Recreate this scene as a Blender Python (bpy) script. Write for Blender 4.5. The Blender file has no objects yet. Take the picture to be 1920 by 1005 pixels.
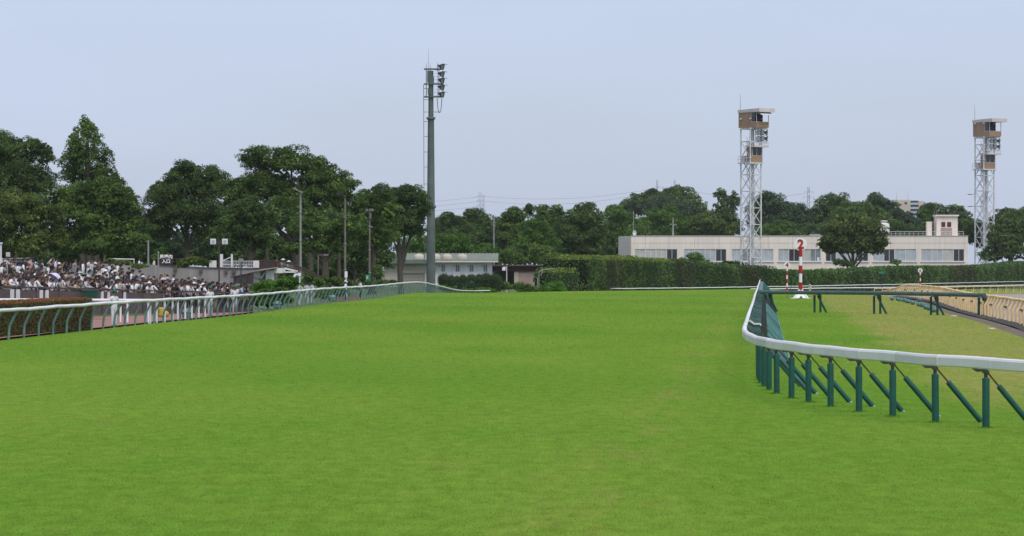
import bpy, bmesh, math, random
import numpy as np
from mathutils import Vector, Matrix, Euler
R = math.radians
PI = math.pi
random.seed(7)
scene = bpy.context.scene
COL = scene.collection
HAZE = 0.000034
F, CX, HY, CAMZ = 6400.0, 960.0, 500.0, 3.0

# ------------------------------------------------------------------ terrain
def sstep(t):
    t = min(1.0, max(0.0, t)); return t * t * (3 - 2 * t)

def interp(tab, v):
    if v <= tab[0][0]:
        a, b = tab[0], tab[1]
    elif v >= tab[-1][0]:
        a, b = tab[-2], tab[-1]
    else:
        for a, b in zip(tab, tab[1:]):
            if a[0] <= v <= b[0]: break
    return a[1] + (b[1] - a[1]) * (v - a[0]) / (b[0] - a[0])

FENCE_L = [(36, -24.5), (110, -22.2), (140, -21.0), (164, -19.6), (204, -17.7), (270, -15.2), (349, -12.5), (420, -10.0),
           (480, -7.2), (497, -2), (515, 6.2), (540, 13), (590, 40), (691, 80), (821, 123), (900, 150)]
CREST = [(-60, 384), (-8, 384), (34, 457), (40, 310), (200, 310)]

def crest(X):
    if X <= -8: return 384
    if X >= 40: return 310
    return interp(CREST, X)

def dbar(px):                        # distance of the crowd barrier along one line of view
    a = (px - CX) / F
    return 191 + 38 * (-29.3 - 191 * a) / (38 * a - 11.9)

def zg(X, Y):
    a = X / max(Y, 1.0)
    dip = -1.75 * sstep((Y - crest(X)) / 115.0)
    fl = interp(FENCE_L, Y) if Y < 560 else max(-2.0 + 14, min(14.0, interp(FENCE_L, Y)))
    w = sstep((X - (fl - 14)) / 12.0)
    z = dip * w
    if X < -10:
        k = sstep((-0.055 - a) / 0.045)
        t0 = (-29.3 - 191 * a) / (38 * a - 11.9) if a < -0.03 else 1.5; t = min(1.0, max(0.0, t0)); yb = 191 + 38 * max(-0.3, min(1.2, t0)); edge = sstep((interp(FENCE_L, Y) - 0.8 - X) / 2.5) if Y < 480 else 1.0
        z += (0.72 * (1 - t) * sstep((Y - yb + .2) / 1.0) * sstep((310 - Y) / 30.0) + 1.38 * sstep((Y - yb - 2) / 60.0) * k + 0.6 * k * sstep((Y - 270) / 40.0)) * edge
    z += 0.035 * math.sin(Y / 17.0 + X / 9.0) * (1 if Y < 420 else 0.3)
    return z

def G(X, Y, dz=0.0):
    return Vector((X, Y, zg(X, Y) + dz))

def W(x, y, s):                     # where a point of the view lies at scale s (pixels of the photo per metre)
    return Vector(((x - CX) / s, F / s, CAMZ - (y - HY) / s))

# ------------------------------------------------------------------ mesh helpers
class MB:
    def __init__(self):
        self.v = []; self.f = []; self.m = []; self.sm = []
    def add(self, vs, fs, mi=0, smooth=False):
        o = len(self.v)
        self.v += [tuple(p) for p in vs]
        for f in fs:
            self.f.append(tuple(i + o for i in f)); self.m.append(mi); self.sm.append(smooth)
    def box(self, c, s, mi=0, rot=None):
        x, y, z = s[0] / 2, s[1] / 2, s[2] / 2
        vs = [Vector(p) for p in ((-x,-y,-z),(x,-y,-z),(x,y,-z),(-x,y,-z),(-x,-y,z),(x,-y,z),(x,y,z),(-x,y,z))]
        if rot is not None: vs = [rot @ p for p in vs]
        vs = [p + Vector(c) for p in vs]
        self.add(vs, [(0,3,2,1),(4,5,6,7),(0,1,5,4),(1,2,6,5),(2,3,7,6),(3,0,4,7)], mi)
    def bbox(self, lo, hi, mi=0):
        self.box([(a + b) / 2 for a, b in zip(lo, hi)], [abs(b - a) for a, b in zip(lo, hi)], mi)
    def bar(self, p0, p1, w, h, mi=0):
        p0, p1 = Vector(p0), Vector(p1); d = p1 - p0
        q = d.to_track_quat('X', 'Z').to_matrix()
        self.box((p0 + p1) / 2, (d.length, w, h), mi, q)
    def tube(self, pts, radii, n=8, mi=0, caps=True, smooth=True):
        pts = [Vector(p) for p in pts]
        if not hasattr(radii, '__len__'): radii = [radii] * len(pts)
        rings = []; prev = None
        for i, p in enumerate(pts):
            d = (pts[min(i + 1, len(pts) - 1)] - pts[max(i - 1, 0)])
            if d.length < 1e-9: d = Vector((0, 0, 1))
            d.normalize()
            if prev is None:
                up = Vector((0, 0, 1)) if abs(d.z) < 0.9 else Vector((1, 0, 0))
                u = d.cross(up).normalized()
            else:
                u = (prev - d * prev.dot(d)).normalized()
            prev = u; w = d.cross(u)
            rings.append([p + (u * math.cos(2*PI*k/n) + w * math.sin(2*PI*k/n)) * radii[i] for k in range(n)])
        vs = [q for r in rings for q in r]; fs = []
        for i in range(len(pts) - 1):
            for k in range(n):
                a = i*n + k; b = i*n + (k+1) % n
                fs.append((a, b, b + n, a + n))
        self.add(vs, fs, mi, smooth)
        if caps:
            self.add(rings[0], [tuple(range(n))[::-1]], mi); self.add(rings[-1], [tuple(range(n))], mi)
    def sweep(self, pts, profile, mi=0, closed=True, smooth=False, side=None):
        # profile: list of (lateral, z); lateral is measured to the left of travel
        pts = [Vector(p) for p in pts]; n = len(profile); vs = []
        for i, p in enumerate(pts):
            d = pts[min(i+1, len(pts)-1)] - pts[max(i-1, 0)]
            d.z = 0; d.normalize(); l = Vector((-d.y, d.x, 0))
            vs += [p + l * a + Vector((0, 0, b)) for a, b in profile]
        fs = []
        for i in range(len(pts) - 1):
            for k in range(n if closed else n - 1):
                a = i*n + k; b = i*n + (k+1) % n
                fs.append((a, b, b + n, a + n))
        self.add(vs, fs, mi, smooth)
        if closed:
            self.add(vs[:n], [tuple(range(n))], mi); self.add(vs[-n:], [tuple(range(n))[::-1]], mi)
    def lathe(self, prof, c=(0,0,0), n=16, mi=0, smooth=True, axis=None):
        vs = []; c = Vector(c)
        for r, z in prof:
            for k in range(n):
                p = Vector((r*math.cos(2*PI*k/n), r*math.sin(2*PI*k/n), z))
                if axis is not None: p = axis @ p
                vs.append(p + c)
        fs = []
        for i in range(len(prof)-1):
            for k in range(n):
                a = i*n + k; b = i*n + (k+1) % n
                fs.append((a, b, b+n, a+n))
        self.add(vs, fs, mi, smooth)
    def sphere(self, c, r, n=12, m=8, mi=0):
        if not hasattr(r, '__len__'): r = (r, r, r)
        vs = []
        for i in range(m + 1):
            t = PI * i / m
            for k in range(n):
                a = 2*PI*k/n
                vs.append((c[0] + r[0]*math.sin(t)*math.cos(a), c[1] + r[1]*math.sin(t)*math.sin(a), c[2] + r[2]*math.cos(t)))
        fs = []
        for i in range(m):
            for k in range(n):
                a = i*n + k; b = i*n + (k+1) % n
                fs.append((a, a+n, b+n, b))
        self.add(vs, fs, mi, True)
    def mesh(self, name, mats):
        me = bpy.data.meshes.new(name)
        me.from_pydata(self.v, [], self.f)
        for m in (mats if isinstance(mats, (list, tuple)) else [mats]): me.materials.append(m)
        me.polygons.foreach_set('material_index', self.m)
        me.polygons.foreach_set('use_smooth', self.sm)
        me.update(); return me
    def build(self, name, mats, parent=None, loc=None, rz=0):
        return link(name, self.mesh(name, mats), parent, loc, rz)

def link(name, me, parent=None, loc=None, rz=0):
    o = bpy.data.objects.new(name, me); COL.objects.link(o)
    if parent is not None: o.parent = parent
    if loc is not None: o.location = loc
    if rz: o.rotation_euler = (0, 0, rz)
    return o

def tag(o, label=None, cat=None, group=None, kind=None):
    if label: o['label'] = label
    if cat: o['category'] = cat
    if group: o['group'] = group
    if kind: o['kind'] = kind
    return o

def thing(name, label, cat, loc, rz=0, group=None):
    o = bpy.data.objects.new(name, None); COL.objects.link(o)
    o.empty_display_size = 0.3
    o.location = loc; o.rotation_euler = (0, 0, rz)
    return tag(o, label, cat, group)

KIDS = {}
def copy_tree(o, parent=None):
    c = o.copy(); COL.objects.link(c)
    if parent is not None: c.parent = parent
    for ch in list(o.children): copy_tree(ch, c)
    return c

def np_mesh(name, V, nper, mats, smooth=False, attr=None):
    """faces of nper consecutive vertices each"""
    me = bpy.data.meshes.new(name)
    n = len(V); nf = n // nper
    me.vertices.add(n); me.vertices.foreach_set('co', V.astype(np.float32).ravel())
    me.loops.add(n); me.loops.foreach_set('vertex_index', np.arange(n, dtype=np.int32))
    me.polygons.add(nf)
    me.polygons.foreach_set('loop_start', np.arange(0, n, nper, dtype=np.int32))
    me.polygons.foreach_set('loop_total', np.full(nf, nper, dtype=np.int32))
    for m in (mats if isinstance(mats, (list, tuple)) else [mats]): me.materials.append(m)
    me.update(calc_edges=True); return me

# ------------------------------------------------------------------ materials
def N(nt, t, **kw):
    n = nt.nodes.new(t)
    for k, v in kw.items():
        if k.startswith('i_'):
            n.inputs[k[2:].replace('_', ' ')].default_value = v
        else: setattr(n, k, v)
    return n

def c4(c): return (c[0], c[1], c[2], 1.0)
MATS = {}
def mat(name, col, rough=0.6, var=0.15, scale=3.0, metal=0.0, bump=0.0, bscale=20.0, spec=0.3, streak=0.0, stain=None):
    """painted / metal / concrete surface: base colour with blotchy wear, optional vertical rain streaks, bump"""
    if name in MATS: return MATS[name]
    m = bpy.data.materials.new(name); m.use_nodes = True; nt = m.node_tree; L = nt.links
    b = nt.nodes['Principled BSDF']
    b.inputs['Roughness'].default_value = rough; b.inputs['Metallic'].default_value = metal
    b.inputs['Specular IOR Level'].default_value = spec
    geo = N(nt, 'ShaderNodeNewGeometry')
    nz = N(nt, 'ShaderNodeTexNoise', i_Scale=scale, i_Detail=5.0); L.new(geo.outputs['Position'], nz.inputs['Vector'])
    rm = N(nt, 'ShaderNodeMapRange'); L.new(nz.outputs[0], rm.inputs[0])
    rm.inputs[1].default_value = 0.3; rm.inputs[2].default_value = 0.7
    rm.inputs[3].default_value = 1 - var; rm.inputs[4].default_value = 1 + var * 0.6
    mx = N(nt, 'ShaderNodeMix', data_type='RGBA', blend_type='MULTIPLY'); mx.inputs[0].default_value = 1
    mx.inputs[6].default_value = c4(col); L.new(rm.outputs[0], mx.inputs[7])
    out = mx.outputs[2]
    if streak:
        mp = N(nt, 'ShaderNodeMapping'); mp.inputs['Scale'].default_value = (2.2, 2.2, 0.09); L.new(geo.outputs['Position'], mp.inputs[0])
        n2 = N(nt, 'ShaderNodeTexNoise', i_Scale=1.0, i_Detail=4.0); L.new(mp.outputs[0], n2.inputs['Vector'])
        r2 = N(nt, 'ShaderNodeMapRange'); L.new(n2.outputs[0], r2.inputs[0])
        r2.inputs[1].default_value = 0.5; r2.inputs[2].default_value = 0.75; r2.inputs[3].default_value = 0; r2.inputs[4].default_value = streak
        m2 = N(nt, 'ShaderNodeMix', data_type='RGBA'); L.new(r2.outputs[0], m2.inputs[0]); L.new(out, m2.inputs[6])
        m2.inputs[7].default_value = c4(stain or [x * 0.45 for x in col]); out = m2.outputs[2]
    L.new(out, b.inputs['Base Color'])
    if bump:
        n3 = N(nt, 'ShaderNodeTexNoise', i_Scale=bscale, i_Detail=4.0); L.new(geo.outputs['Position'], n3.inputs['Vector'])
        bp = N(nt, 'ShaderNodeBump', i_Strength=bump, i_Distance=0.05); L.new(n3.outputs[0], bp.inputs['Height'])
        L.new(bp.outputs[0], b.inputs['Normal'])
    MATS[name] = m; return m

def leafmat(name, a, b2, c, scale=0.5, trans=0.36, rnd=0.36):
    """foliage: colours vary from leaf cluster to leaf cluster and by clump"""
    if name in MATS: return MATS[name]
    m = bpy.data.materials.new(name); m.use_nodes = True; nt = m.node_tree; L = nt.links
    b = nt.nodes['Principled BSDF']; out = nt.nodes['Material Output']
    b.inputs['Roughness'].default_value = 0.85; b.inputs['Specular IOR Level'].default_value = 0.06
    geo = N(nt, 'ShaderNodeNewGeometry')
    nz = N(nt, 'ShaderNodeTexNoise', i_Scale=scale, i_Detail=3.0); L.new(geo.outputs['Position'], nz.inputs['Vector'])
    ma = N(nt, 'ShaderNodeMath', operation='MULTIPLY_ADD'); L.new(geo.outputs['Random Per Island'], ma.inputs[0])
    ma.inputs[1].default_value = rnd; ma.inputs[2].default_value = -rnd / 2
    ad = N(nt, 'ShaderNodeMath', operation='ADD'); L.new(nz.outputs[0], ad.inputs[0]); L.new(ma.outputs[0], ad.inputs[1])
    cr = N(nt, 'ShaderNodeValToRGB'); e = cr.color_ramp.elements
    e[0].position = 0.34; e[0].color = c4(a); e[1].position = 0.70; e[1].color = c4(c)
    x = e.new(0.5); x.color = c4(b2)
    L.new(ad.outputs[0], cr.inputs[0]); L.new(cr.outputs[0], b.inputs['Base Color'])
    tr = N(nt, 'ShaderNodeBsdfTranslucent'); L.new(cr.outputs[0], tr.inputs[0])
    ms = N(nt, 'ShaderNodeMixShader'); ms.inputs[0].default_value = trans
    L.new(b.outputs[0], ms.inputs[1]); L.new(tr.outputs[0], ms.inputs[2]); L.new(ms.outputs[0], out.inputs['Surface'])
    MATS[name] = m; return m

def turfmat(name, blade=False):
    m = bpy.data.materials.new(name); m.use_nodes = True; nt = m.node_tree; L = nt.links
    b = nt.nodes['Principled BSDF']; b.inputs['Roughness'].default_value = 1.0; b.inputs['Specular IOR Level'].default_value = 0.0
    geo = N(nt, 'ShaderNodeNewGeometry')
    def noise(sx, sy, sc=1.0, det=4.0, rough=0.55):
        mp = N(nt, 'ShaderNodeMapping'); mp.inputs['Scale'].default_value = (sx, sy, 1.0); L.new(geo.outputs['Position'], mp.inputs[0])
        n = N(nt, 'ShaderNodeTexNoise', i_Scale=sc, i_Detail=det, i_Roughness=rough); L.new(mp.outputs[0], n.inputs['Vector'])
        return n.outputs[0]
    def rng(v, a, b_, c, d):
        r = N(nt, 'ShaderNodeMapRange'); L.new(v, r.inputs[0])
        for i, k in enumerate((a, b_, c, d)): r.inputs[i + 1].default_value = k
        return r.outputs[0]
    def mixc(fac, c1, c2, mode='MIX'):
        x = N(nt, 'ShaderNodeMix', data_type='RGBA', blend_type=mode)
        if hasattr(fac, 'links'): L.new(fac, x.inputs[0])
        else: x.inputs[0].default_value = fac
        for s, c in ((6, c1), (7, c2)):
            if hasattr(c, 'links'): L.new(c, x.inputs[s])
            else: x.inputs[s].default_value = c4(c)
        return x.outputs[2]
    def math_(op, a, b_=0.0, c=None):
        x = N(nt, 'ShaderNodeMath', operation=op)
        for i, v in enumerate((a, b_) if c is None else (a, b_, c)):
            if hasattr(v, 'links'): L.new(v, x.inputs[i])
            else: x.inputs[i].default_value = v
        return x.outputs[0]
    sx0 = N(nt, 'ShaderNodeSeparateXYZ'); L.new(geo.outputs['Position'], sx0.inputs[0])
    big = noise(0.11, 0.035, 1.0, 5.0)
    mid = noise(0.45, 0.16, 1.0, 5.0, 0.65)
    fine = noise(3.2, 1.1, 1.0, 6.0, 0.7)
    grain = noise(26.0, 8.0, 1.0, 3.0, 0.75)
    green, lite, deep, dead = (0.130, 0.234, 0.028), (0.170, 0.252, 0.036), (0.108, 0.218, 0.025), (0.28, 0.215, 0.085)
    col = mixc(rng(mid, 0.35, 0.65, 0, 1), deep, green)
    col = mixc(rng(big, 0.36, 0.70, 0, 0.9), col, lite)
    bandc = math_('ADD', math_('MULTIPLY', sx0.outputs[0], 0.16), math_('MULTIPLY', sx0.outputs[1], 0.085))
    bandn = math_('ADD', bandc, rng(noise(0.09, 0.03, 1.0, 4.0), 0, 1, -1.6, 1.6))
    col = mixc(math_('MULTIPLY', rng(math_('SINE', bandn), 0.1, 0.9, 0, 0.55), rng(mid, 0.3, 0.7, 0.5, 1.0)), col, (0.094, 0.205, 0.024))
    # paler, drier lawn inside the right-hand fence
    sx = N(nt, 'ShaderNodeSeparateXYZ'); L.new(geo.outputs['Position'], sx.inputs[0])
    off = math_('SUBTRACT', math_('SUBTRACT', sx.outputs[0], math_('MULTIPLY', sx.outputs[1], 0.0739)), 4.2)
    off = math_('ADD', off, rng(noise(0.25, 0.08, 1.0, 4.0), 0, 1, -2.2, 2.2))
    near = rng(sx.outputs[1], 70, 84, 0, 1)
    lawn = math_('MULTIPLY', rng(off, 0.0, 1.3, 0, 1), near)
    lawncol = mixc(rng(noise(0.5, 0.07, 1.0, 5.0, 0.7), 0.36, 0.64, 0, 1), (0.20, 0.25, 0.052), (0.27, 0.25, 0.078))
    col = mixc(math_('MULTIPLY', lawn, 0.9), col, lawncol)
    # worn straw-coloured scuffs
    dd = noise(0.55, 0.13, 1.0, 7.0, 0.72)
    col = mixc(rng(dd, 0.58, 0.78, 0, 0.34), col, dead)
    col = mixc(rng(noise(1.7, 0.55, 1.0, 5.0, 0.7), 0.58, 0.74, 0, 0.38), col, (0.215, 0.215, 0.050))
    # a worn line beside the fence
    wl = math_('ABSOLUTE', math_('SUBTRACT', math_('SUBTRACT', sx.outputs[0], math_('MULTIPLY', sx.outputs[1], 0.0739)), -2.2))
    wl = math_('MULTIPLY', rng(wl, 0.0, 1.3, 1, 0), rng(noise(0.9, 0.16, 1.0, 6.0, 0.7), 0.45, 0.68, 0, 0.45))
    col = mixc(wl, col, (0.27, 0.225, 0.075))
    f1 = rng(fine, 0.3, 0.7, 0.79, 1.20)
    col = mixc(1.0, col, f1, 'MULTIPLY')
    if not blade:
        g1 = rng(grain, 0.3, 0.7, 0.80, 1.18)
        col = mixc(1.0, col, g1, 'MULTIPLY')
    else:
        rp = N(nt, 'ShaderNodeMapRange'); L.new(geo.outputs['Random Per Island'], rp.inputs[0])
        rp.inputs[3].default_value = 1.25; rp.inputs[4].default_value = 2.0
        col = mixc(1.0, col, rp.outputs[0], 'MULTIPLY')
    L.new(col, b.inputs['Base Color'])
    if not blade:
        bp = N(nt, 'ShaderNodeBump', i_Strength=0.5, i_Distance=0.03); L.new(grain, bp.inputs['Height']); L.new(bp.outputs[0], b.inputs['Normal'])
    else:
        out = nt.nodes['Material Output']
        tr = N(nt, 'ShaderNodeBsdfTranslucent'); L.new(col, tr.inputs[0])
        ms = N(nt, 'ShaderNodeMixShader'); ms.inputs[0].default_value = 0.5
        L.new(b.outputs[0], ms.inputs[1]); L.new(tr.outputs[0], ms.inputs[2]); L.new(ms.outputs[0], out.inputs['Surface'])
    MATS[name] = m; return m

M_turf = turfmat('turf'); M_blade = turfmat('turf_blade', True)
M_white = mat('white_paint', (0.74, 0.74, 0.75), 0.45, 0.06, 1.2, streak=0.0)
M_railwhite = mat('rail_white', (0.76, 0.73, 0.735), 0.35, 0.10, 2.5, spec=0.4)
M_seg = mat('rail_segment_white', (0.76, 0.725, 0.70), 0.4, 0.08, 2.0, spec=0.35)
_nt = M_seg.node_tree; _b = _nt.nodes['Principled BSDF']; _src = _b.inputs['Base Color'].links[0].from_socket
_oi = _nt.nodes.new('ShaderNodeObjectInfo'); _r = _nt.nodes.new('ShaderNodeMapRange'); _r.inputs[3].default_value = 0.80; _r.inputs[4].default_value = 1.06
_m = _nt.nodes.new('ShaderNodeMix'); _m.data_type = 'RGBA'; _m.blend_type = 'MULTIPLY'; _m.inputs[0].default_value = 1
_nt.links.new(_oi.outputs['Random'], _r.inputs[0]); _nt.links.new(_src, _m.inputs[6]); _nt.links.new(_r.outputs[0], _m.inputs[7]); _nt.links.new(_m.outputs[2], _b.inputs['Base Color'])
def per_object(m, lo, hi):
    nt_ = m.node_tree; b = nt_.nodes['Principled BSDF']; src = b.inputs['Base Color'].links[0].from_socket
    oi = nt_.nodes.new('ShaderNodeObjectInfo'); r = nt_.nodes.new('ShaderNodeMapRange'); r.inputs[3].default_value = lo; r.inputs[4].default_value = hi
    x = nt_.nodes.new('ShaderNodeMix'); x.data_type = 'RGBA'; x.blend_type = 'MULTIPLY'; x.inputs[0].default_value = 1
    nt_.links.new(oi.outputs['Random'], r.inputs[0]); nt_.links.new(src, x.inputs[6]); nt_.links.new(r.outputs[0], x.inputs[7]); nt_.links.new(x.outputs[2], b.inputs['Base Color'])
    return m
M_railgreen = mat('rail_green', (0.075, 0.125, 0.115), 0.5, 0.25, 2.0)
M_pad = mat('pad_green', (0.010, 0.078, 0.055), 0.55, 0.18, 6.0, bump=0.15, bscale=60)
M_padworn = per_object(mat('pad_worn', (0.05, 0.15, 0.13), 0.6, 0.3, 4.0), 0.4, 1.5)
M_armteal = per_object(mat('arm_teal', (0.075, 0.135, 0.14), 0.5, 0.3, 5.0), 0.35, 1.6)
M_steel = mat('dark_steel', (0.055, 0.06, 0.058), 0.5, 0.3, 8.0, metal=0.3)
M_rod = mat('rusty_rod', (0.075, 0.048, 0.028), 0.6, 0.4, 14.0)
M_bolt = mat('bolt', (0.5, 0.5, 0.5), 0.35, 0.1, 5.0, metal=0.6)
M_postteal = mat('post_teal', (0.155, 0.255, 0.235), 0.55, 0.35, 1.5)
M_cream = mat('cream_post', (0.84, 0.61, 0.31), 0.55, 0.12, 3.0)
M_creamrail = mat('cream_rail', (0.80, 0.59, 0.26), 0.5, 0.15, 4.0)
M_red = mat('sign_red', (0.36, 0.018, 0.018), 0.5, 0.12, 3.0)
M_disc = mat('sign_white', (0.76, 0.75, 0.74), 0.5, 0.06, 3.0)
M_lattice = mat('lattice_white', (0.60, 0.60, 0.61), 0.5, 0.16, 0.9)
M_cabin = mat('cabin_tan', (0.34, 0.215, 0.135), 0.6, 0.10, 0.8, streak=0.25)
M_cabinpale = mat('cabin_eave', (0.58, 0.52, 0.50), 0.6, 0.08, 0.8)
M_dark = mat('dark_void', (0.012, 0.013, 0.015), 0.5, 0.2)
M_glassdark = mat('window_dark', (0.035, 0.035, 0.045), 0.15, 0.3, 0.6, spec=0.5)
M_glasspale = mat('window_blind', (0.40, 0.44, 0.46), 0.25, 0.18, 0.5, spec=0.5)
M_glassmid = mat('window_mid', (0.20, 0.23, 0.245), 0.2, 0.25, 0.5, spec=0.5)
M_curtain = mat('window_curtain', (0.46, 0.46, 0.42), 0.5, 0.15, 1.0)
M_beige = mat('beige_render', (0.76, 0.67, 0.59), 0.85, 0.09, 0.25, streak=0.32, bump=0.1, bscale=6)
M_joint = mat('joint', (0.30, 0.26, 0.23), 0.9, 0.2)
M_frame = mat('window_frame', (0.62, 0.60, 0.58), 0.4, 0.06)
M_mast = mat('mast_green', (0.105, 0.125, 0.118), 0.55, 0.22, 0.6, streak=0.3, stain=(0.06, 0.07, 0.06))
M_lamp = mat('lamp_body', (0.05, 0.052, 0.055), 0.45, 0.3, 3.0, metal=0.4)
M_lens = mat('lamp_glass', (0.30, 0.32, 0.34), 0.12, 0.1, spec=0.8)
M_concretepole = mat('pole_grey', (0.26, 0.255, 0.25), 0.8, 0.15, 1.0)
M_polebrown = mat('pole_brown', (0.17, 0.145, 0.125), 0.8, 0.2, 1.0)
M_shedroof = mat('shed_roof', (0.19, 0.215, 0.165), 0.7, 0.2, 0.6)
M_shedfascia = mat('shed_fascia', (0.115, 0.16, 0.13), 0.7, 0.15, 0.8)
M_shedwall = mat('shed_wall', (0.76, 0.745, 0.77), 0.85, 0.07, 0.5, streak=0.25)
M_shedtan = mat('shed_tan', (0.50, 0.44, 0.36), 0.85, 0.08, 0.5, streak=0.2)
M_shutter = mat('shutter', (0.36, 0.33, 0.28), 0.6, 0.08, 1.0)
M_maroon = mat('maroon', (0.075, 0.022, 0.022), 0.6, 0.2, 1.0)
M_doorbrown = mat('door_brown', (0.33, 0.26, 0.225), 0.6, 0.08)
M_pinkshutter = mat('pink_shutter', (0.42, 0.30, 0.275), 0.6, 0.08, 1.0)
M_brownrail = mat('brown_rail', (0.07, 0.045, 0.04), 0.6, 0.25, 1.5)
M_brownpanel = mat('brown_panel', (0.105, 0.08, 0.075), 0.6, 0.2, 1.0)
M_paper = mat('paper', (0.66, 0.67, 0.70), 0.8, 0.05)
M_greenboard = mat('green_board', (0.012, 0.065, 0.045), 0.5, 0.15)
M_concrete = mat('concrete', (0.27, 0.255, 0.235), 0.9, 0.2, 0.4, streak=0.4)
M_conwhite = mat('white_wall', (0.66, 0.645, 0.61), 0.85, 0.1, 0.5, streak=0.25)
M_paving = mat('brick_paving', (0.30, 0.16, 0.125), 0.9, 0.25, 1.2, bump=0.2)
M_terrace = mat('terrace', (0.17, 0.16, 0.15), 0.9, 0.25, 0.4, bump=0.2)
M_dirt = mat('dirt', (0.30, 0.265, 0.24), 0.95, 0.16, 0.15, bump=0.3, bscale=8)
M_mulch = mat('mulch', (0.075, 0.066, 0.06), 0.95, 0.5, 6.0, bump=0.8, bscale=9)
M_soil = mat('soil', (0.15, 0.12, 0.085), 0.95, 0.3, 0.8, bump=0.4)
M_ground = mat('ground', (0.085, 0.12, 0.04), 0.95, 0.4, 0.12)
M_bark = mat('bark', (0.085, 0.07, 0.055), 0.9, 0.35, 4.0, bump=0.5, bscale=12)
M_signdark = mat('sign_dark', (0.04, 0.028, 0.026), 0.5, 0.1)
M_pole_white = mat('pole_white', (0.62, 0.62, 0.64), 0.5, 0.12, 1.0)
M_bench = mat('bench_teal', (0.16, 0.42, 0.38), 0.5, 0.15)
M_tealball = mat('ball_teal', (0.085, 0.19, 0.18), 0.6, 0.3, 6.0, bump=0.3, bscale=12)
M_signgreen = mat('sign_green', (0.012, 0.18, 0.085), 0.5, 0.1)
M_pylon = mat('pylon', (0.34, 0.36, 0.38), 0.6, 0.1)
M_wire = mat('wire', (0.18, 0.19, 0.2), 0.6, 0.1)
M_apart = mat('apartment', (0.50, 0.44, 0.36), 0.8, 0.08, 0.1)
M_yellow = mat('yellow_bag', (0.42, 0.34, 0.04), 0.6, 0.15)

L_dark = leafmat('leaf_dark', (0.034, 0.062, 0.021), (0.068, 0.115, 0.035), (0.146, 0.221, 0.066))
L_mid = leafmat('leaf_mid', (0.041, 0.077, 0.022), (0.081, 0.140, 0.035), (0.176, 0.270, 0.068))
L_lite = leafmat('leaf_light', (0.040, 0.091, 0.018), (0.079, 0.163, 0.030), (0.140, 0.247, 0.052))
L_olive = leafmat('leaf_olive', (0.041, 0.068, 0.021), (0.085, 0.128, 0.033), (0.202, 0.261, 0.071))
L_blue = leafmat('leaf_bluish', (0.029, 0.057, 0.030), (0.056, 0.101, 0.048), (0.112, 0.182, 0.083))
L_bright = leafmat('leaf_bright', (0.045, 0.115, 0.016), (0.085, 0.200, 0.026), (0.14, 0.28, 0.045), scale=1.2)
L_redhedge = leafmat('leaf_red', (0.13, 0.06, 0.034), (0.12, 0.115, 0.045), (0.15, 0.175, 0.055), scale=2.0, rnd=0.75)
L_redtop = leafmat('leaf_redtop', (0.28, 0.065, 0.04), (0.32, 0.11, 0.055), (0.19, 0.20, 0.06), scale=1.5, rnd=0.7)
L_hedge = leafmat('leaf_hedge', (0.041, 0.082, 0.026), (0.077, 0.140, 0.042), (0.159, 0.255, 0.076), scale=0.25, rnd=0.45)
L_hedgebr = leafmat('leaf_hedge_brown', (0.055, 0.068, 0.030), (0.085, 0.105, 0.044), (0.14, 0.16, 0.058), scale=0.25)
L_fresh = leafmat('leaf_fresh', (0.10, 0.15, 0.03), (0.17, 0.24, 0.045), (0.26, 0.33, 0.075), scale=0.8)
L_topiary = leafmat('leaf_topiary', (0.026, 0.052, 0.018), (0.050, 0.092, 0.028), (0.095, 0.15, 0.045), scale=1.0)
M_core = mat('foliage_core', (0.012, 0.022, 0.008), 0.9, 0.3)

# ------------------------------------------------------------------ camera, world, sun
cam = bpy.data.cameras.new('camera'); co = bpy.data.objects.new('camera', cam); COL.objects.link(co)
co.location = (0, 0, CAMZ); co.rotation_euler = (R(90) - math.atan((502.5 - HY) / F) , 0, 0)
cam.sensor_width = 36.0; cam.lens = F / 1920 * 36.0; cam.clip_start = 0.5; cam.clip_end = 20000
scene.camera = co
SUN_EL, SUN_AZ = 58.0, 155.0      # azimuth clockwise from +Y: behind the camera, a little to the right
S = Vector((math.sin(R(SUN_AZ)) * math.cos(R(SUN_EL)), math.cos(R(SUN_AZ)) * math.cos(R(SUN_EL)), math.sin(R(SUN_EL))))
sun = bpy.data.lights.new('sun', 'SUN'); so = bpy.data.objects.new('sun', sun); COL.objects.link(so)
sun.energy = 2.6; sun.angle = R(34.0); sun.color = (1.0, 0.955, 0.89)
so.rotation_euler = (-S).to_track_quat('-Z', 'Y').to_euler(); so.location = (0, -50, 80)
w = bpy.data.worlds.new('World'); scene.world = w; w.use_nodes = True
nt = w.node_tree; bg = nt.nodes['Background']
sky = nt.nodes.new('ShaderNodeTexSky'); sky.sky_type = 'NISHITA'; sky.sun_disc = False
sky.sun_elevation = R(SUN_EL); sky.sun_rotation = R(SUN_AZ)
sky.air_density = 1.0; sky.dust_density = 1.5; sky.ozone_density = 1.5
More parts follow.
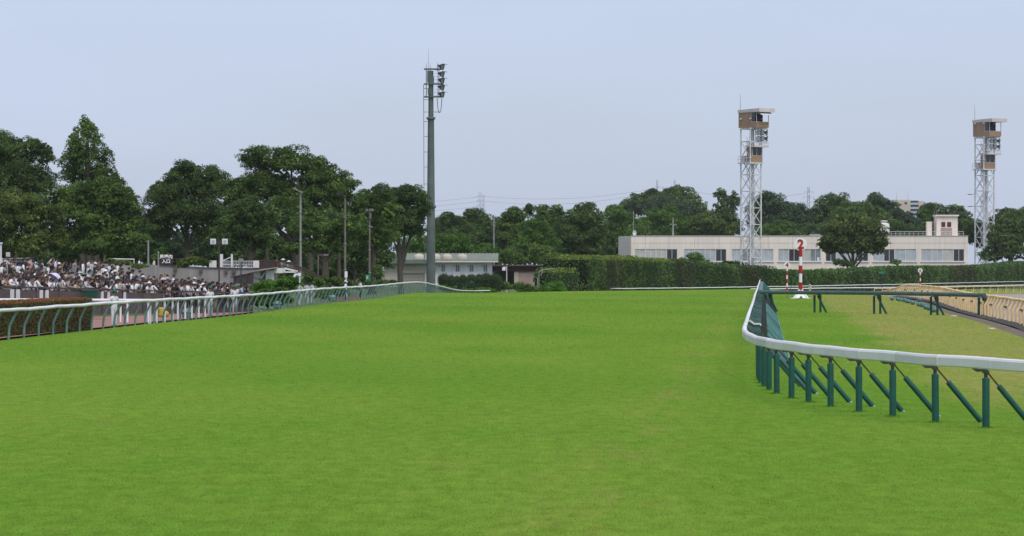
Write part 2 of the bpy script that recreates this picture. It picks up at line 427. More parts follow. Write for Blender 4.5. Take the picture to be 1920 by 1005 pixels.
# thin high veil of cloud over the clear sky
veil = nt.nodes.new('ShaderNodeMix'); veil.data_type = 'RGBA'
tc = nt.nodes.new('ShaderNodeTexCoord'); mp = nt.nodes.new('ShaderNodeMapping'); mp.inputs['Scale'].default_value = (1, 1, 5)
nz = nt.nodes.new('ShaderNodeTexNoise'); nz.inputs['Scale'].default_value = 2.2; nz.inputs['Detail'].default_value = 5
nt.links.new(tc.outputs['Generated'], mp.inputs[0]); nt.links.new(mp.outputs[0], nz.inputs['Vector'])
mr = nt.nodes.new('ShaderNodeMapRange'); nt.links.new(nz.outputs[0], mr.inputs[0])
mr.inputs[1].default_value = 0.3; mr.inputs[2].default_value = 0.7; mr.inputs[3].default_value = 0.54; mr.inputs[4].default_value = 0.90
nt.links.new(mr.outputs[0], veil.inputs[0])
nt.links.new(sky.outputs[0], veil.inputs[6]); veil.inputs[7].default_value = (6.4, 7.3, 9.85, 1)
nt.links.new(veil.outputs[2], bg.inputs[0]); bg.inputs[1].default_value = 0.10
vs = scene.view_settings; vs.view_transform = 'Standard'; vs.look = 'None'; vs.exposure = 0; vs.gamma = 1; vs.use_curve_mapping = False
# summer haze over the whole course
hz = bpy.data.meshes.new('haze'); hv = [(x, y, z) for z in (-3.2, 66) for y in (-120, 9300) for x in (-9300, 9300)]
hz.from_pydata(hv, [], [(0,2,3,1),(4,5,7,6),(0,1,5,4),(2,6,7,3),(0,4,6,2),(1,3,7,5)])
hm = bpy.data.materials.new('haze'); hm.use_nodes = True; hn = hm.node_tree
for n in list(hn.nodes):
    if n.type == 'BSDF_PRINCIPLED': hn.nodes.remove(n)
pv = hn.nodes.new('ShaderNodeVolumePrincipled'); pv.inputs['Color'].default_value = (.95, .97, 1, 1); pv.inputs['Density'].default_value = HAZE
hn.links.new(pv.outputs[0], hn.nodes['Material Output'].inputs['Volume']); hz.materials.append(hm)
if HAZE: tag(link('haze', hz), kind='stuff')
scene.cycles.volume_bounces = 1
scene.cycles.max_bounces = 5; scene.cycles.diffuse_bounces = 3; scene.cycles.glossy_bounces = 2; scene.cycles.transparent_max_bounces = 6
scene.cycles.caustics_reflective = False; scene.cycles.caustics_refractive = False
# ------------------------------------------------------------------ ground sheets
def grid_sheet(name, xs, ys, m, dz, kind='structure'):
    vs = [(x, y, zg(x, y) + dz) for y in ys for x in xs]; n = len(xs)
    fs = [(j*n+i, j*n+i+1, (j+1)*n+i+1, (j+1)*n+i) for j in range(len(ys)-1) for i in range(n-1)]
    me = bpy.data.meshes.new(name); me.from_pydata(vs, [], fs); me.materials.append(m)
    me.polygons.foreach_set('use_smooth', [True]*len(fs))
    return tag(link(name, me), kind=kind)

def strip(name, ys, left, right, nu, m, dz, kind='structure', jit=0.0):
    vs = []; rnd = random.Random(name)
    for y in ys:
        a, b = left(y), right(y)
        for i in range(nu + 1):
            x = a + (b - a) * i / nu
            j = jit * rnd.random() if 0 < i < nu else 0
            vs.append((x, y, zg(x, y) + dz + j))
    n = nu + 1
    fs = [(j*n+i, j*n+i+1, (j+1)*n+i+1, (j+1)*n+i) for j in range(len(ys)-1) for i in range(nu)]
    me = bpy.data.meshes.new(name); me.from_pydata(vs, [], fs); me.materials.append(m)
    me.polygons.foreach_set('use_smooth', [True]*len(fs))
    return tag(link(name, me), kind=kind)

def frange(a, b, s):
    r = [a]
    while r[-1] + s < b: r.append(r[-1] + s)
    return r + [b]

grid_sheet('ground', [-9000, -2500, -800, -400, -200, -120] + frange(-80, 170, 3) + [220, 320, 500, 900, 2500, 9000],
           [-60, 0] + frange(20, 900, 6) + [950, 1100, 1400, 2000, 4000, 9000], M_ground, -0.14)
XR = [(30, 21), (100, 19.5), (120, 19.6), (174, 24.3), (208, 27), (291, 34.2), (349, 38.2), (400, 39.6), (450, 41.5), (520, 50), (595, 60)]
def turf_r(y): return interp(XR, y) if y <= 595 else 60 + (y - 595) * 0.9
def turf_l(y): return interp(FENCE_L, y) + 0.1
ysT = frange(20, 130, 2.5)[:-1] + frange(130, 600, 4)[:-1] + frange(600, 720, 4)
strip('turf', ysT, turf_l, lambda y: turf_r(y) if y <= 596 else max(turf_r(y), 150), 90, M_turf, 0.0)
strip('soil_edge', frange(36, 450, 3), lambda y: turf_r(y), lambda y: turf_r(y) + 0.9, 3, M_soil, -0.02)
FY = [(60, 16.0), (110, 20.0), (140, 22.4), (170, 25.5), (198, 27.7), (240, 31.4), (285, 35.4), (320, 38.2), (350, 39.5), (375, 40.1), (405, 40.6), (440, 41.2)]
tag(strip('mulch', frange(60, 440, 0.8), lambda y: interp(FY, y) - 0.5, lambda y: interp(FY, y) + 0.22, 6, M_mulch, 0.0, 'stuff', 0.13))
strip('dirt_track', frange(36, 596, 4), lambda y: interp(FY, y) + 0.2 if y < 440 else turf_r(y), lambda y: 48 + y * 0.1, 30, M_dirt, -0.03)
def bar_x(y): return -29.3 + 11.9 * (y - 191) / 38
strip('paved_path', frange(120, 229, 2), lambda y: -60 if y < 190 else bar_x(y) - .3, lambda y: interp(FENCE_L, y) - 0.5, 30, M_paving, 0.02)
strip('terrace', frange(189, 306, 2), lambda y: -75, lambda y: min(interp(FENCE_L, y) - 1.2, bar_x(y) + .1 if y < 229 else -.0765 * y), 40, M_terrace, -0.02)

# ------------------------------------------------------------------ path utilities
def spline(ctrl, step):
    """even samples along a smooth curve through (X, Y) control points"""
    P = [Vector((a, b, 0)) for a, b in ctrl]; P = [P[0] * 2 - P[1]] + P + [P[-1] * 2 - P[-2]]
    d = []
    for i in range(1, len(P) - 2):
        p0, p1, p2, p3 = P[i-1:i+3]; n = max(4, int((p2 - p1).length / 0.5))
        for k in range(n):
            t = k / n
            d.append(0.5 * ((2*p1) + (p2-p0)*t + (2*p0-5*p1+4*p2-p3)*t*t + (3*p1-p0-3*p2+p3)*t**3))
    d.append(P[-2]); out = [d[0]]; acc = 0
    for a, b in zip(d, d[1:]):
        L_ = (b - a).length
        while acc + L_ >= step:
            f = (step - acc) / L_; a = a + (b - a) * f; out.append(a); L_ = (b - a).length; acc = 0
        acc += L_
    return out

def direction(P, i):
    d = P[min(i+1, len(P)-1)] - P[max(i-1, 0)]; d.z = 0; return d.normalized()

# ------------------------------------------------------------------ right-hand running rail (the big one)
NEARPOSTS = []
def inner_rail():
    ctrl = [(22.5, 37), (16.6, 45.6), (12.6, 53.5), (10.4, 59.4), (9.6, 61.8), (8.9, 64.1), (8.24, 66.4), (7.71, 69.1), (7.25, 71.3), (6.89, 73.8), (6.62, 76.2), (6.42, 78.4),
            (6.30, 81.2), (6.32, 85), (6.65, 92), (7.9, 109), (12.4, 170), (19.8, 270), (32.0, 435)]
    posts = [Vector((x, y, 0)) for x, y in ((21.2, 39), (19.6, 41.2), (18.0, 43.4), (16.5, 45.8), (15.1, 48.2), (13.8, 50.8), (12.6, 53.5), (11.4, 56.8), (10.4, 59.4), (9.6, 61.8), (8.9, 64.1), (8.24, 66.4), (7.71, 69.1), (7.25, 71.3), (6.89, 73.8), (6.62, 76.2), (6.42, 78.4))] + spline(ctrl[12:], 2.35); NEARPOSTS.extend(posts[:22])
    base = G(posts[0].x, posts[0].y)
    root = thing('running_rail', 'white running rail on green padded legs, curving from the near right into the distance', 'rail', base)
    H = 1.36
    # rail: an asymmetric white cowling that overhangs the track side
    fine = spline(ctrl, 0.6); line = []
    for i, p in enumerate(fine):
        d = direction(fine, i); l = Vector((-d.y, d.x, 0))       # left of travel = track side when walking away
        line.append((p + l * 0.30) + Vector((0, 0, zg(p.x, p.y) + 0.006 * math.sin(i * 0.9))) - base)
    prof = [(0.11, -0.225), (0.138, -0.20), (0.14, -0.055), (0.122, -0.018), (0.09, 0.0), (0.035, -0.005), (0.02, -0.03),
            (0.045, -0.05), (0.085, -0.10), (0.085, -0.21)]
    prof = [(a, b + H) for a, b in prof]
    # the cowling comes in lengths of about one post spacing, each with a raised lip at its far end
    per = 4; nseg = 0; i = 1; tail = MB()
    while i < len(line) - 1:
        j = min(i + per, len(line) - 1); seg = line[i:j+1]
        if nseg < 97:
            d = (seg[-1] - seg[-2]).normalized(); sg = MB()
            sg.sweep(seg[:-1] + [seg[-1] - d * 0.01], prof, 0, True, False)
            sg.sweep([seg[-1] - d * 0.05, seg[-1] - d * 0.004], [(x * 1.035 + .002, (z - H) * 1.03 + H + .003) for x, z in prof], 1, True)
            sg.build('rail_segment', [M_seg, M_white], root)
        else: tail.sweep(seg, prof, 0, True, True)
        nseg += 1; i = j
    if tail.v: tag(tail.build('rail_segment', M_seg, root), kind='stuff')
    # one post, arm and brace
    pm = MB(); pm.tube([(0, 0, -0.05), (0, 0, 1.06)], 0.036, 8); ME_core = pm.mesh('post', M_steel)
    sm_ = MB(); sm_.lathe([(0.03, 0.945), (0.066, 0.945), (0.070, 0.93), (0.070, -0.03)], n=18); ME_sleeve = sm_.mesh('pad', M_pad)
    def arm(m):
        a = MB()
        # runs from the post towards the track (+x local): flat, then cranked up to the rail
        a.bar((-0.03, 0, 1.09), (0.18, 0, 1.09), 0.075, 0.05)
        a.bar((0.17, 0, 1.085), (0.33, 0, 1.20), 0.075, 0.05)
        a.bar((0.32, 0, 1.20), (0.40, 0, 1.20), 0.07, 0.045)
        a.box((0, 0, 1.06), (0.10, 0.10, 0.05))
        a.sphere((0.10, -0.045, 1.085), 0.022, 8, 5, 1); a.sphere((0.36, -0.045, 1.15), 0.022, 8, 5, 1)
        return a.mesh('arm', [m, M_bolt])
    ME_armd, ME_armt, ME_armw = arm(M_steel), arm(M_armteal), arm(M_white)
    FT = Vector((-0.93, 0.06, 0.0))          # brace foot: away from the track
    top = Vector((-0.03, 0, 1.05)); dr = (FT - top)
    bm_ = MB(); bm_.bar(top, top + dr * 0.28, 0.022, 0.03); bm_.bar(top + dr * 0.27, FT, 0.02, 0.02); ME_brace = bm_.mesh('brace', M_rod); ME_bracef = bm_.mesh('brace', M_steel)
    q = dr.normalized()
    bs = MB(); bs.tube([top + dr * 0.245, top + dr * 0.255, FT - q * 0.02], [0.050, 0.056, 0.056], 16); ME_bpad = bs.mesh('pad', M_pad); ME_bpadf = bs.mesh('pad', M_padworn)
    bf = MB(); bf.tube([FT - q * 0.022, FT + q * 0.05], [0.05, 0.045], 10); ME_foot = bf.mesh('foot', M_bolt)
    rest = MB()
    for i, p in enumerate(posts):
        d = direction(posts, i); l = Vector((-d.y, d.x, 0)); ang = math.atan2(l.y, l.x)
        g = G(p.x, p.y) - base
        rr = random.Random(i)
        if i < 100:
            po = link('post', ME_core, root, g, ang + rr.uniform(-.04, .04))
            po.rotation_euler = (rr.uniform(-.012, .012), rr.uniform(-.012, .012), ang)
            if i < 70: link('pad', ME_sleeve, po)
            link('arm', ME_armd if i < 19 else (ME_armw if i == 30 else ME_armt), po)
            br = link('brace', ME_brace if i < 17 else ME_bracef, root, g, ang + rr.uniform(-.06, .06))
            if i < 70: link('pad', ME_bpad if i < 18 else ME_bpadf, br); link('foot', ME_foot, br)
        else:
            m = Matrix.Translation(g) @ Matrix.Rotation(ang, 4, 'Z')
            for a, b, r_, mi in ((Vector((0,0,0)), Vector((0,0,1.08)), 0.065, 0), (top, FT, 0.055, 0), (Vector((-.03,0,1.09)), Vector((.45,0,1.15)), 0.04, 1)):
                rest.tube([m @ a, m @ b], r_, 6, mi)
    tag(rest.build('post', [M_pad, M_armteal], root), kind='stuff')
inner_rail()

# ------------------------------------------------------------------ generic goose-neck fence
def goose_fence(name, label, ctrl, step, m_rail, m_post, H=1.30, off=0.35, rr_=0.085, pr=0.05, group=None, maxp=100, kinks=None, railprof=None, side=1, seg=None, collars=None):
    posts = spline(ctrl, step); base = G(posts[0].x, posts[0].y)
    root = thing(name, label, 'rail', base, group=group)
    fine = spline(ctrl, 1.2); line = []
    for i, p in enumerate(fine):
        d = direction(fine, i); l = Vector((-d.y, d.x, 0)) * side
        line.append(p + l * off + Vector((0, 0, zg(p.x, p.y) + H - rr_ * 0.75 + 0.012 * math.sin(i * 0.7) + 0.008 * math.sin(i * 1.9 + 1))) - base)
    mb = MB(); n = 10
    mb.sweep(line, [(rr_ * math.cos(2*PI*k/n), rr_ * 0.8 * math.sin(2*PI*k/n)) for k in range(n)], 0, True, True)
    if collars:
        cm = mb
        for i in range(1, len(line) - 1, 2):
            d = (line[i+1] - line[i-1]).normalized() * 0.16
            cm.sweep([line[i] - d, line[i] + d], [(rr_*1.25 * math.cos(2*PI*k/n), rr_ * 1.05 * math.sin(2*PI*k/n)) for k in range(n)], 0, True, True)
    rail = mb.build('top_rail', m_rail, root)
    hh = H - rr_ * 0.8
    pts = kinks or [(0, -0.08), (0, 0.25), (0.03, 0.55), (off * 0.55, 0.92), (off, hh)]
    pts = [Vector((a, 0, b)) for a, b in pts]
    pm = MB(); pm.tube(pts, pr, 8); ME = pm.mesh('post', m_post)
    rest = MB()
    for i, p in enumerate(posts):
        d = direction(posts, i); l = Vector((-d.y, d.x, 0)) * side; ang = math.atan2(l.y, l.x); g = G(p.x, p.y) - base
        rr = random.Random(i * 7 + 1)
        if i < maxp:
            po = link('post', ME, root, g); po.rotation_euler = (rr.uniform(-.03, .03), rr.uniform(-.03, .03), ang + rr.uniform(-.08, .08))
        else:
            m = Matrix.Translation(g) @ Matrix.Rotation(ang, 4, 'Z'); rest.tube([m @ q for q in pts], pr, 6)
    if rest.v: tag(rest.build('post', m_post, root), kind='stuff')
    return root, posts, line, base

FL = [(X, Y) for Y, X in FENCE_L]
left_ctrl = [(-21.6, 126), (-21.0, 140), (-19.6, 164), (-17.7, 204), (-15.2, 270), (-12.5, 349), (-10.0, 420), (-7.2, 480), (-3.5, 495)]
goose_fence('outer_rail', 'long wavy white rail on curved teal posts between the crowd and the turf', left_ctrl, 3.15, M_railwhite, M_postteal, side=-1, off=0.38, rr_=0.095, pr=0.055, maxp=100)
far_ctrl = [(5.0, 513), (13, 540), (27, 565), (40, 590), (80, 691), (123, 821), (140, 872)]
goose_fence('outer_rail', 'distant white rail on thin posts running along the foot of the long dark hedge', far_ctrl, 3.15, M_railwhite, M_steel, side=-1, off=0.3, rr_=0.10, pr=0.035)
# lower white rail of the far bend with dark raked legs
def far_inner():
    ctrl = [(38, 540), (41, 544), (68, 588), (99, 660), (122, 718)]
    root, posts, line, base = goose_fence('running_rail', 'distant white rail on dark raked legs just in front of the rail below the hedge', ctrl, 6.4, M_railwhite, M_steel, side=-1, off=0.25, rr_=0.11, pr=0.05)
    bm_ = MB(); bm_.tube([(-0.0, 0, 1.0), (-0.75, 0.1, -0.05)], 0.045, 6); ME = bm_.mesh('brace', M_steel)
    cm = MB(); cm.box((0.1, 0, 1.14), (0.5, 0.35, 0.14)); MEc = cm.mesh('bracket', M_steel)
    for i, p in enumerate(posts):
        d = direction(posts, i); ang = math.atan2(-d.x * -1, d.y * -1) if False else math.atan2(-d.x, d.y)
        l = Vector((d.y, -d.x, 0)); ang = math.atan2(l.y, l.x)
        link('brace', ME, root, G(p.x, p.y) - base, ang + 0.9); link('bracket', MEc, root, G(p.x, p.y) - base, ang)
far_inner()

# near cream rail of the dirt course: thick kinked posts
cr_k = [(0, -0.1), (0, 0.62), (0.03, 0.72), (0.26, 1.04), (0.32, 1.2)]
crR, crP, crL, crB = goose_fence('dirt_course_rail', 'cream rail on thick kinked cream posts along the inner side of the dirt course', [(X, Y) for Y, X in FY[1:]], 3.0,
            M_creamrail, M_cream, side=-1, off=0.34, rr_=0.085, pr=0.078, kinks=cr_k, collars=M_creamrail)
# dark clips on some of its posts
cl = MB(); cl.box((0.0, -0.085, 0.80), (0.16, 0.05, 0.07)); cl.tube([(0.0, -0.09, 0.80), (0.1, -0.12, 0.72)], 0.02, 6); MEcl = cl.mesh('clip', M_steel)
for i, po in enumerate([c for c in crR.children if c.name.startswith('post')]):
    if i % 4 == 1: link('clip', MEcl, po)
goose_fence('dirt_course_rail', 'thin pale yellow far rail of the dirt course, below the double white rails', [(58, 548), (63, 560), (72, 585), (92, 625), (106, 654)], 4.4,
            M_creamrail, M_cream, side=-1, off=0.2, rr_=0.07, pr=0.055, H=1.25)

# ------------------------------------------------------------------ green cross rail between turf rail and dirt rail
def cross_rail():
    a, b = Vector((16.7, 228)), Vector((28.45, 205.5)); base = G(a.x, a.y)
    root = thing('cross_rail', 'dark green rail crossing from the turf rail to the cream dirt course rail', 'rail', base)
    mb = MB(); pts = []
    for k in range(25):
        t = k / 24; x, y = a.x + (b.x - a.x) * t, a.y + (b.y - a.y) * t
        pts.append(Vector((x, y, zg(x, y) + 1.27 + 0.05 * math.sin(t * PI))) - base)
    mb.sweep(pts, [(0.12, -0.13), (0.13, 0.06), (0.07, 0.12), (-0.07, 0.12), (-0.13, 0.06), (-0.12, -0.13)], 0, True, True)
    mb.build('top_rail', M_railgreen, root)
    lm = MB(); lm.tube([(0, 0, -0.05), (0, 0, 1.12)], 0.075, 12); ME = lm.mesh('leg', M_pad)
    l2 = MB(); l2.tube([(0.02, 0, 1.1), (0.55, -0.25, -0.05)], 0.07, 12); ME2 = l2.mesh('brace', M_pad)
    cp = MB(); cp.box((0, 0, 1.17), (0.42, 0.36, 0.11)); ME3 = cp.mesh('bracket', M_railgreen)
    for px in (1441, 1533, 1645, 1752, 1842):
        lo, hi = 0.0, 1.0
        for _ in range(40):
            t = (lo + hi) / 2; x, y = a.x + (b.x - a.x) * t, a.y + (b.y - a.y) * t
            if CX + x / y * F < px: lo = t
            else: hi = t
        for dx, dy in ((-0.18, 0.25), (0.16, -0.25)):
            link('leg', ME, root, G(x + dx, y + dy) - base)
        link('brace', ME2, root, G(x, y) - base, 0.2); link('bracket', ME3, root, G(x, y) - base)
cross_rail()

# ------------------------------------------------------------------ lettering
def text_mesh(name, body, size, m, thick=0.02, bold=0.0):
    c = bpy.data.curves.new(name, 'FONT'); c.body = body; c.size = size; c.align_x = 'CENTER'; c.align_y = 'CENTER'
    c.extrude = thick; c.offset = bold; c.resolution_u = 3
    o = bpy.data.objects.new('lettering', c); COL.objects.link(o)
    dg = bpy.context.evaluated_depsgraph_get()
    me = bpy.data.meshes.new_from_object(o.evaluated_get(dg)); bpy.data.objects.remove(o)
    me.name = name; me.materials.clear(); me.materials.append(m)
    me.transform(Matrix.Rotation(R(90), 4, 'X'))        # stands up, faces -Y
    return me

def distance_post(num, label, X, Y, scale, base_pyramid, zoff=0.0):
    root = thing('distance_marker', label, 'marker', G(X, Y, zoff), group='red and white numbered distance markers')
    h = 4.55 * scale; r = 0.16 * scale; n = 6
    mw, mr_ = MB(), MB()
    bands = [(0.0, 0.8, 0), (0.8, 1.55, 1), (1.55, 2.4, 0), (2.4, 3.15, 1), (3.15, 4.0, 0), (4.0, 4.75, 1)]
    if not base_pyramid: bands = [(a, b, 1 - c) for a, b, c in bands]
    for i, (a, b, c) in enumerate(bands):
        q = MB(); rr = r * (1.12 if c else 1.0)
        q.lathe([(0, a*scale), (rr, a*scale), (rr, b*scale), (0, b*scale)], n=14, smooth=False)
        q.build('band', M_red if c else M_disc, root)
    d = MB(); ax = Matrix.Rotation(R(90), 3, 'X')
    d.lathe([(0, -0.06), (0.60, -0.06), (0.62, -0.04), (0.62, 0.04), (0.60, 0.06), (0, 0.06)], n=36, axis=ax, smooth=False)
    disc = d.build('disc', M_disc, root, (0, -0.02, 5.15 * scale)); disc.scale = (scale * 0.98,) * 3
    t = text_mesh('digit', num, 1.22, M_red, 0.02, 0.045 if num != '6' else 0.02)
    to = link('digit', t, disc, (0, -0.085, -0.01))
    if base_pyramid:
        p = MB()
        for sx, sy in ((-1, -1), (1, -1), (1, 1), (-1, 1)):
            p.bar((sx*0.12, sy*0.12, 0.82), (sx*0.62, sy*0.62, 0.02), 0.17, 0.12)
        p.add([(-.62,-.62,.05),(.62,-.62,.05),(.12,-.12,.85),(-.12,-.12,.85),(-.2,-.62,.05),(.2,-.62,.05),(0,-.45,.28)], [(0,4,6,3),(6,2,3),(5,1,2,6)])
        for sx, sy in ((-1, -1), (1, -1), (1, 1), (-1, 1)): p.box((sx*0.72, sy*0.6, 0.03), (0.42, 0.3, 0.07))
        p.build('base', M_disc, root)
        s = MB()
        for sx in (-1, 1): s.bar((sx*0.2, 0, 2.6), (sx*1.35, 0.2, 0.02), 0.06, 0.05)
        for sx in (-1, 1): s.build('stay', M_railgreen, root) if sx == 1 else None
    else:
        p = MB(); p.lathe([(0, 0), (0.34*scale, 0), (0.3*scale, 0.18*scale), (0.16*scale, 0.3*scale)], n=10); p.build('base', M_red, root)
    return root
distance_post('2', 'tall red and white banded marker with a 2 disc and splayed white base', 27.05, 320, 0.985, True)
distance_post('4', 'red and white banded marker with a 4 disc just left of the bigger 2 marker', 36.1, 448, 0.66, False, 0.35)
distance_post('6', 'small red and white banded marker with a 6 disc before the hedge', 77.5, 648, 0.72, False, 0.3)

# padded balls along the edge of the lawn
BALLX = [(1672, 558), (1683, 559), (1690, 560), (1697, 561.5), (1704, 563), (1711, 565), (1722, 567.5), (1724, 560.5), (1731, 568.5), (1737, 572), (1742, 573.5), (1754, 577.5)]
for i, (px, py) in enumerate(BALLX):
    d_ = 2.72 * F / (py - HY); X = (px - CX) / F * d_
    mb = MB(); r = 0.205
    n_, m_ = 16, 10; rnd = random.Random(i)
    mb.sphere((0, 0, r * 0.92), (r, r * 0.98, r * 0.92), n_, m_)
    mb.lathe([(r*1.005, r*0.9), (r*1.02, r*0.94), (r*1.005, r*0.98)], n=16)
    mb.lathe([(0.05, r*1.80), (0.06, r*1.9), (0.0, r*1.92)], n=8)
    o = mb.build('ball', M_tealball, None, G(X, d_, -0.02), rnd.uniform(0, 6))
    o.rotation_euler = (rnd.uniform(-.4, .4), rnd.uniform(-.4, .4), rnd.uniform(0, 6))
    nm = ['first','second','third','fourth','fifth','sixth','seventh','eighth','ninth','tenth','eleventh','twelfth'][i]
    lab = f'teal padded ball at the lawn edge, {nm} of twelve counted from the far end'
    tag(o, lab, 'ball', 'teal padded balls lying at the edge of the lawn')

# flat white course markers in the soil edge
for i, (px, py) in enumerate(((1788, 593.5), (1858, 616.5))):
    d_ = 3.0 * F / (py - HY); X = (px - CX) / F * d_
    mb = MB(); mb.box((0, 0, 0.02), (0.30, 0.32, 0.03)); mb.box((0, 0, 0.042), (0.24, 0.26, 0.015))
    tag(mb.build('ground_marker', M_paper, None, G(X, d_, 0.0), 0.4), ['flat white marker slab in the grass near the green rail end', 'flat white marker slab lying beside the dark mulch strip'][i], 'marker', 'white slabs at the turf edge')

# little green sign by the far bend
t = thing('course_sign', 'small green sign on a thin pole left of the 6 marker', 'sign', G(62.3, 575))
m_ = MB(); m_.tube([(0, 0, 0), (0, 0, 3.6)], 0.06, 6); m_.build('pole', M_steel, t)
m_ = MB(); m_.box((0, 0, 3.75), (0.95, 0.06, 0.42)); m_.build('panel', M_signgreen, t)

# ------------------------------------------------------------------ lighting mast
def light_mast():
    s = 14.0; p = W(808, 537, s); root = thing('lighting_mast', 'tall grey green lighting mast with a ladder and ten floodlights at the top', 'lighting mast', G(p.x, p.y))
    g = root.location.z; Z = lambda y: CAMZ - (y - HY) / s - g
    mb = MB(); zt = Z(133); zc = Z(222)
    mb.tube([(0, 0, 0), (0, 0, Z(380)), (0, 0, zc)], [0.62, 0.52, 0.42], 20)
    mb.build('pole', M_mast, root)
    mb = MB(); mb.tube([(0, 0, zc), (0, 0, zt)], [0.36, 0.33], 18); mb.build('upper_pole', M_mast, root)
    for y in (222, 388):
        mb = MB(); z = Z(y); r = 0.45 if y == 222 else 0.55
        mb.lathe([(r, z-.16), (r+.14, z-.14), (r+.14, z+.14), (r, z+.16)], n=20)
        for k in range(12): mb.sphere(((r+.11)*math.cos(k*PI/6), (r+.11)*math.sin(k*PI/6), z + .17), .04, 6, 4)
        mb.build('flange', M_mast, root)
    # ladder on the left
    mb = MB(); x0 = -0.98
    for yy in (-0.2, 0.2): mb.tube([(x0 + .1, yy, 2.5), (x0, yy, Z(158))], 0.035, 6)
    z = 2.6
    while z < Z(158): mb.bar((x0 + .05, -0.2, z), (x0 + .05, 0.2, z), 0.03, 0.03); z += 0.42
    for y in (166, 187, 210, 228, 256, 285, 313, 345, 375, 410, 450, 490):
        mb.bar((x0, 0, Z(y)), (-0.3, 0, Z(y)), 0.06, 0.06)
    mb.build('ladder', M_mast, root)
    # head frame
    mb = MB()
    xs = (-0.72, 0.72)
    for y in (130, 158, 182):
        z = Z(y); mb.box((0.35, 0, z), (2.6, 1.1, 0.09))
        for sy in (-.5, .5): mb.bar((-.9, sy, z + .05), (1.55, sy, z + .05), .06, .12)
    for x in (-0.62, -0.1, 0.95):
        for sy in (-.5, .5): mb.tube([(x, sy, Z(183)), (x, sy, Z(128 if x < 0.5 else 120))], 0.045, 6)
    for x in (0.95, 1.15): mb.tube([(x, -.5, Z(182)), (x, -.5, Z(130))], .03, 6)
    for k in range(9): mb.bar((0.45, -.5, Z(180 - k*6)), (1.1, -.5, Z(180 - k*6)), .03, .03)
    mb.box((-.25, -.35, Z(144)), (.5, .3, 1.6)); mb.box((0.15, -.38, Z(150)), (.55, .25, .9)); mb.box((-.2, -.35, Z(172)), (.45, .3, .8))
    mb.build('head_frame', M_mast, root)
    mb = MB(); pts = []
    for k in range(13): a = PI * k / 12; pts.append((1.15 + 0.30*math.cos(a), 0, Z(184) - 1.95*math.sin(a)))
    mb.tube(pts, .05, 6); mb.bar((.4, 0, Z(210)), (1.25, 0, Z(210)), .08, .08); mb.build('cable_loop', M_mast, root)
    for x, y, r in ((-0.62, 118, .04), (-0.1, 120, .04), (-0.35, 92, .03), (0.85, 118, .04)):
        mb = MB(); mb.tube([(x, 0, Z(133)), (x, 0, Z(y))], [r, r*.5], 6); mb.build('lightning_rod', M_mast, root)
    # floodlights: five tiers, two abreast, facing the track
    for k, y in enumerate((125, 139, 151, 164, 177)):
        for j, yy in enumerate((-0.45, 0.35)):
            ax = (Matrix.Rotation(R(-30 + 22*j), 3, 'Z') @ Matrix.Rotation(R(104), 3, 'Y'))
            fl = MB(); fl.lathe([(0.0, -.50), (.13, -.48), (.17, -.30), (.24, -.22), (.40, .08), (.42, .2), (.39, .2), (.36, .13)], n=16, axis=ax)
            fl.bar((-.42, 0, 0.02), (0.02, 0, 0.02), .08, .08)
            fo = fl.build('floodlight', M_lamp, root, (1.42 + .12*j, yy, Z(y)))
            ln = MB(); ln.lathe([(0, .135), (.36, .135)], n=16, axis=ax, smooth=False); ln.build('lens', M_lens, fo)
            vz = MB(); vz.add([ax @ Vector(q) for q in ((-.40,-.2,.2),(-.40,.2,.2),(-.42,.17,.62),(-.42,-.17,.62),(-.43,-.2,.2),(-.43,.2,.2),(-.45,.17,.62),(-.45,-.17,.62))],
                              [(0,1,2,3),(7,6,5,4),(0,4,5,1),(1,5,6,2),(2,6,7,3),(3,7,4,0)]); vz.build('visor', M_lamp, fo)
light_mast()

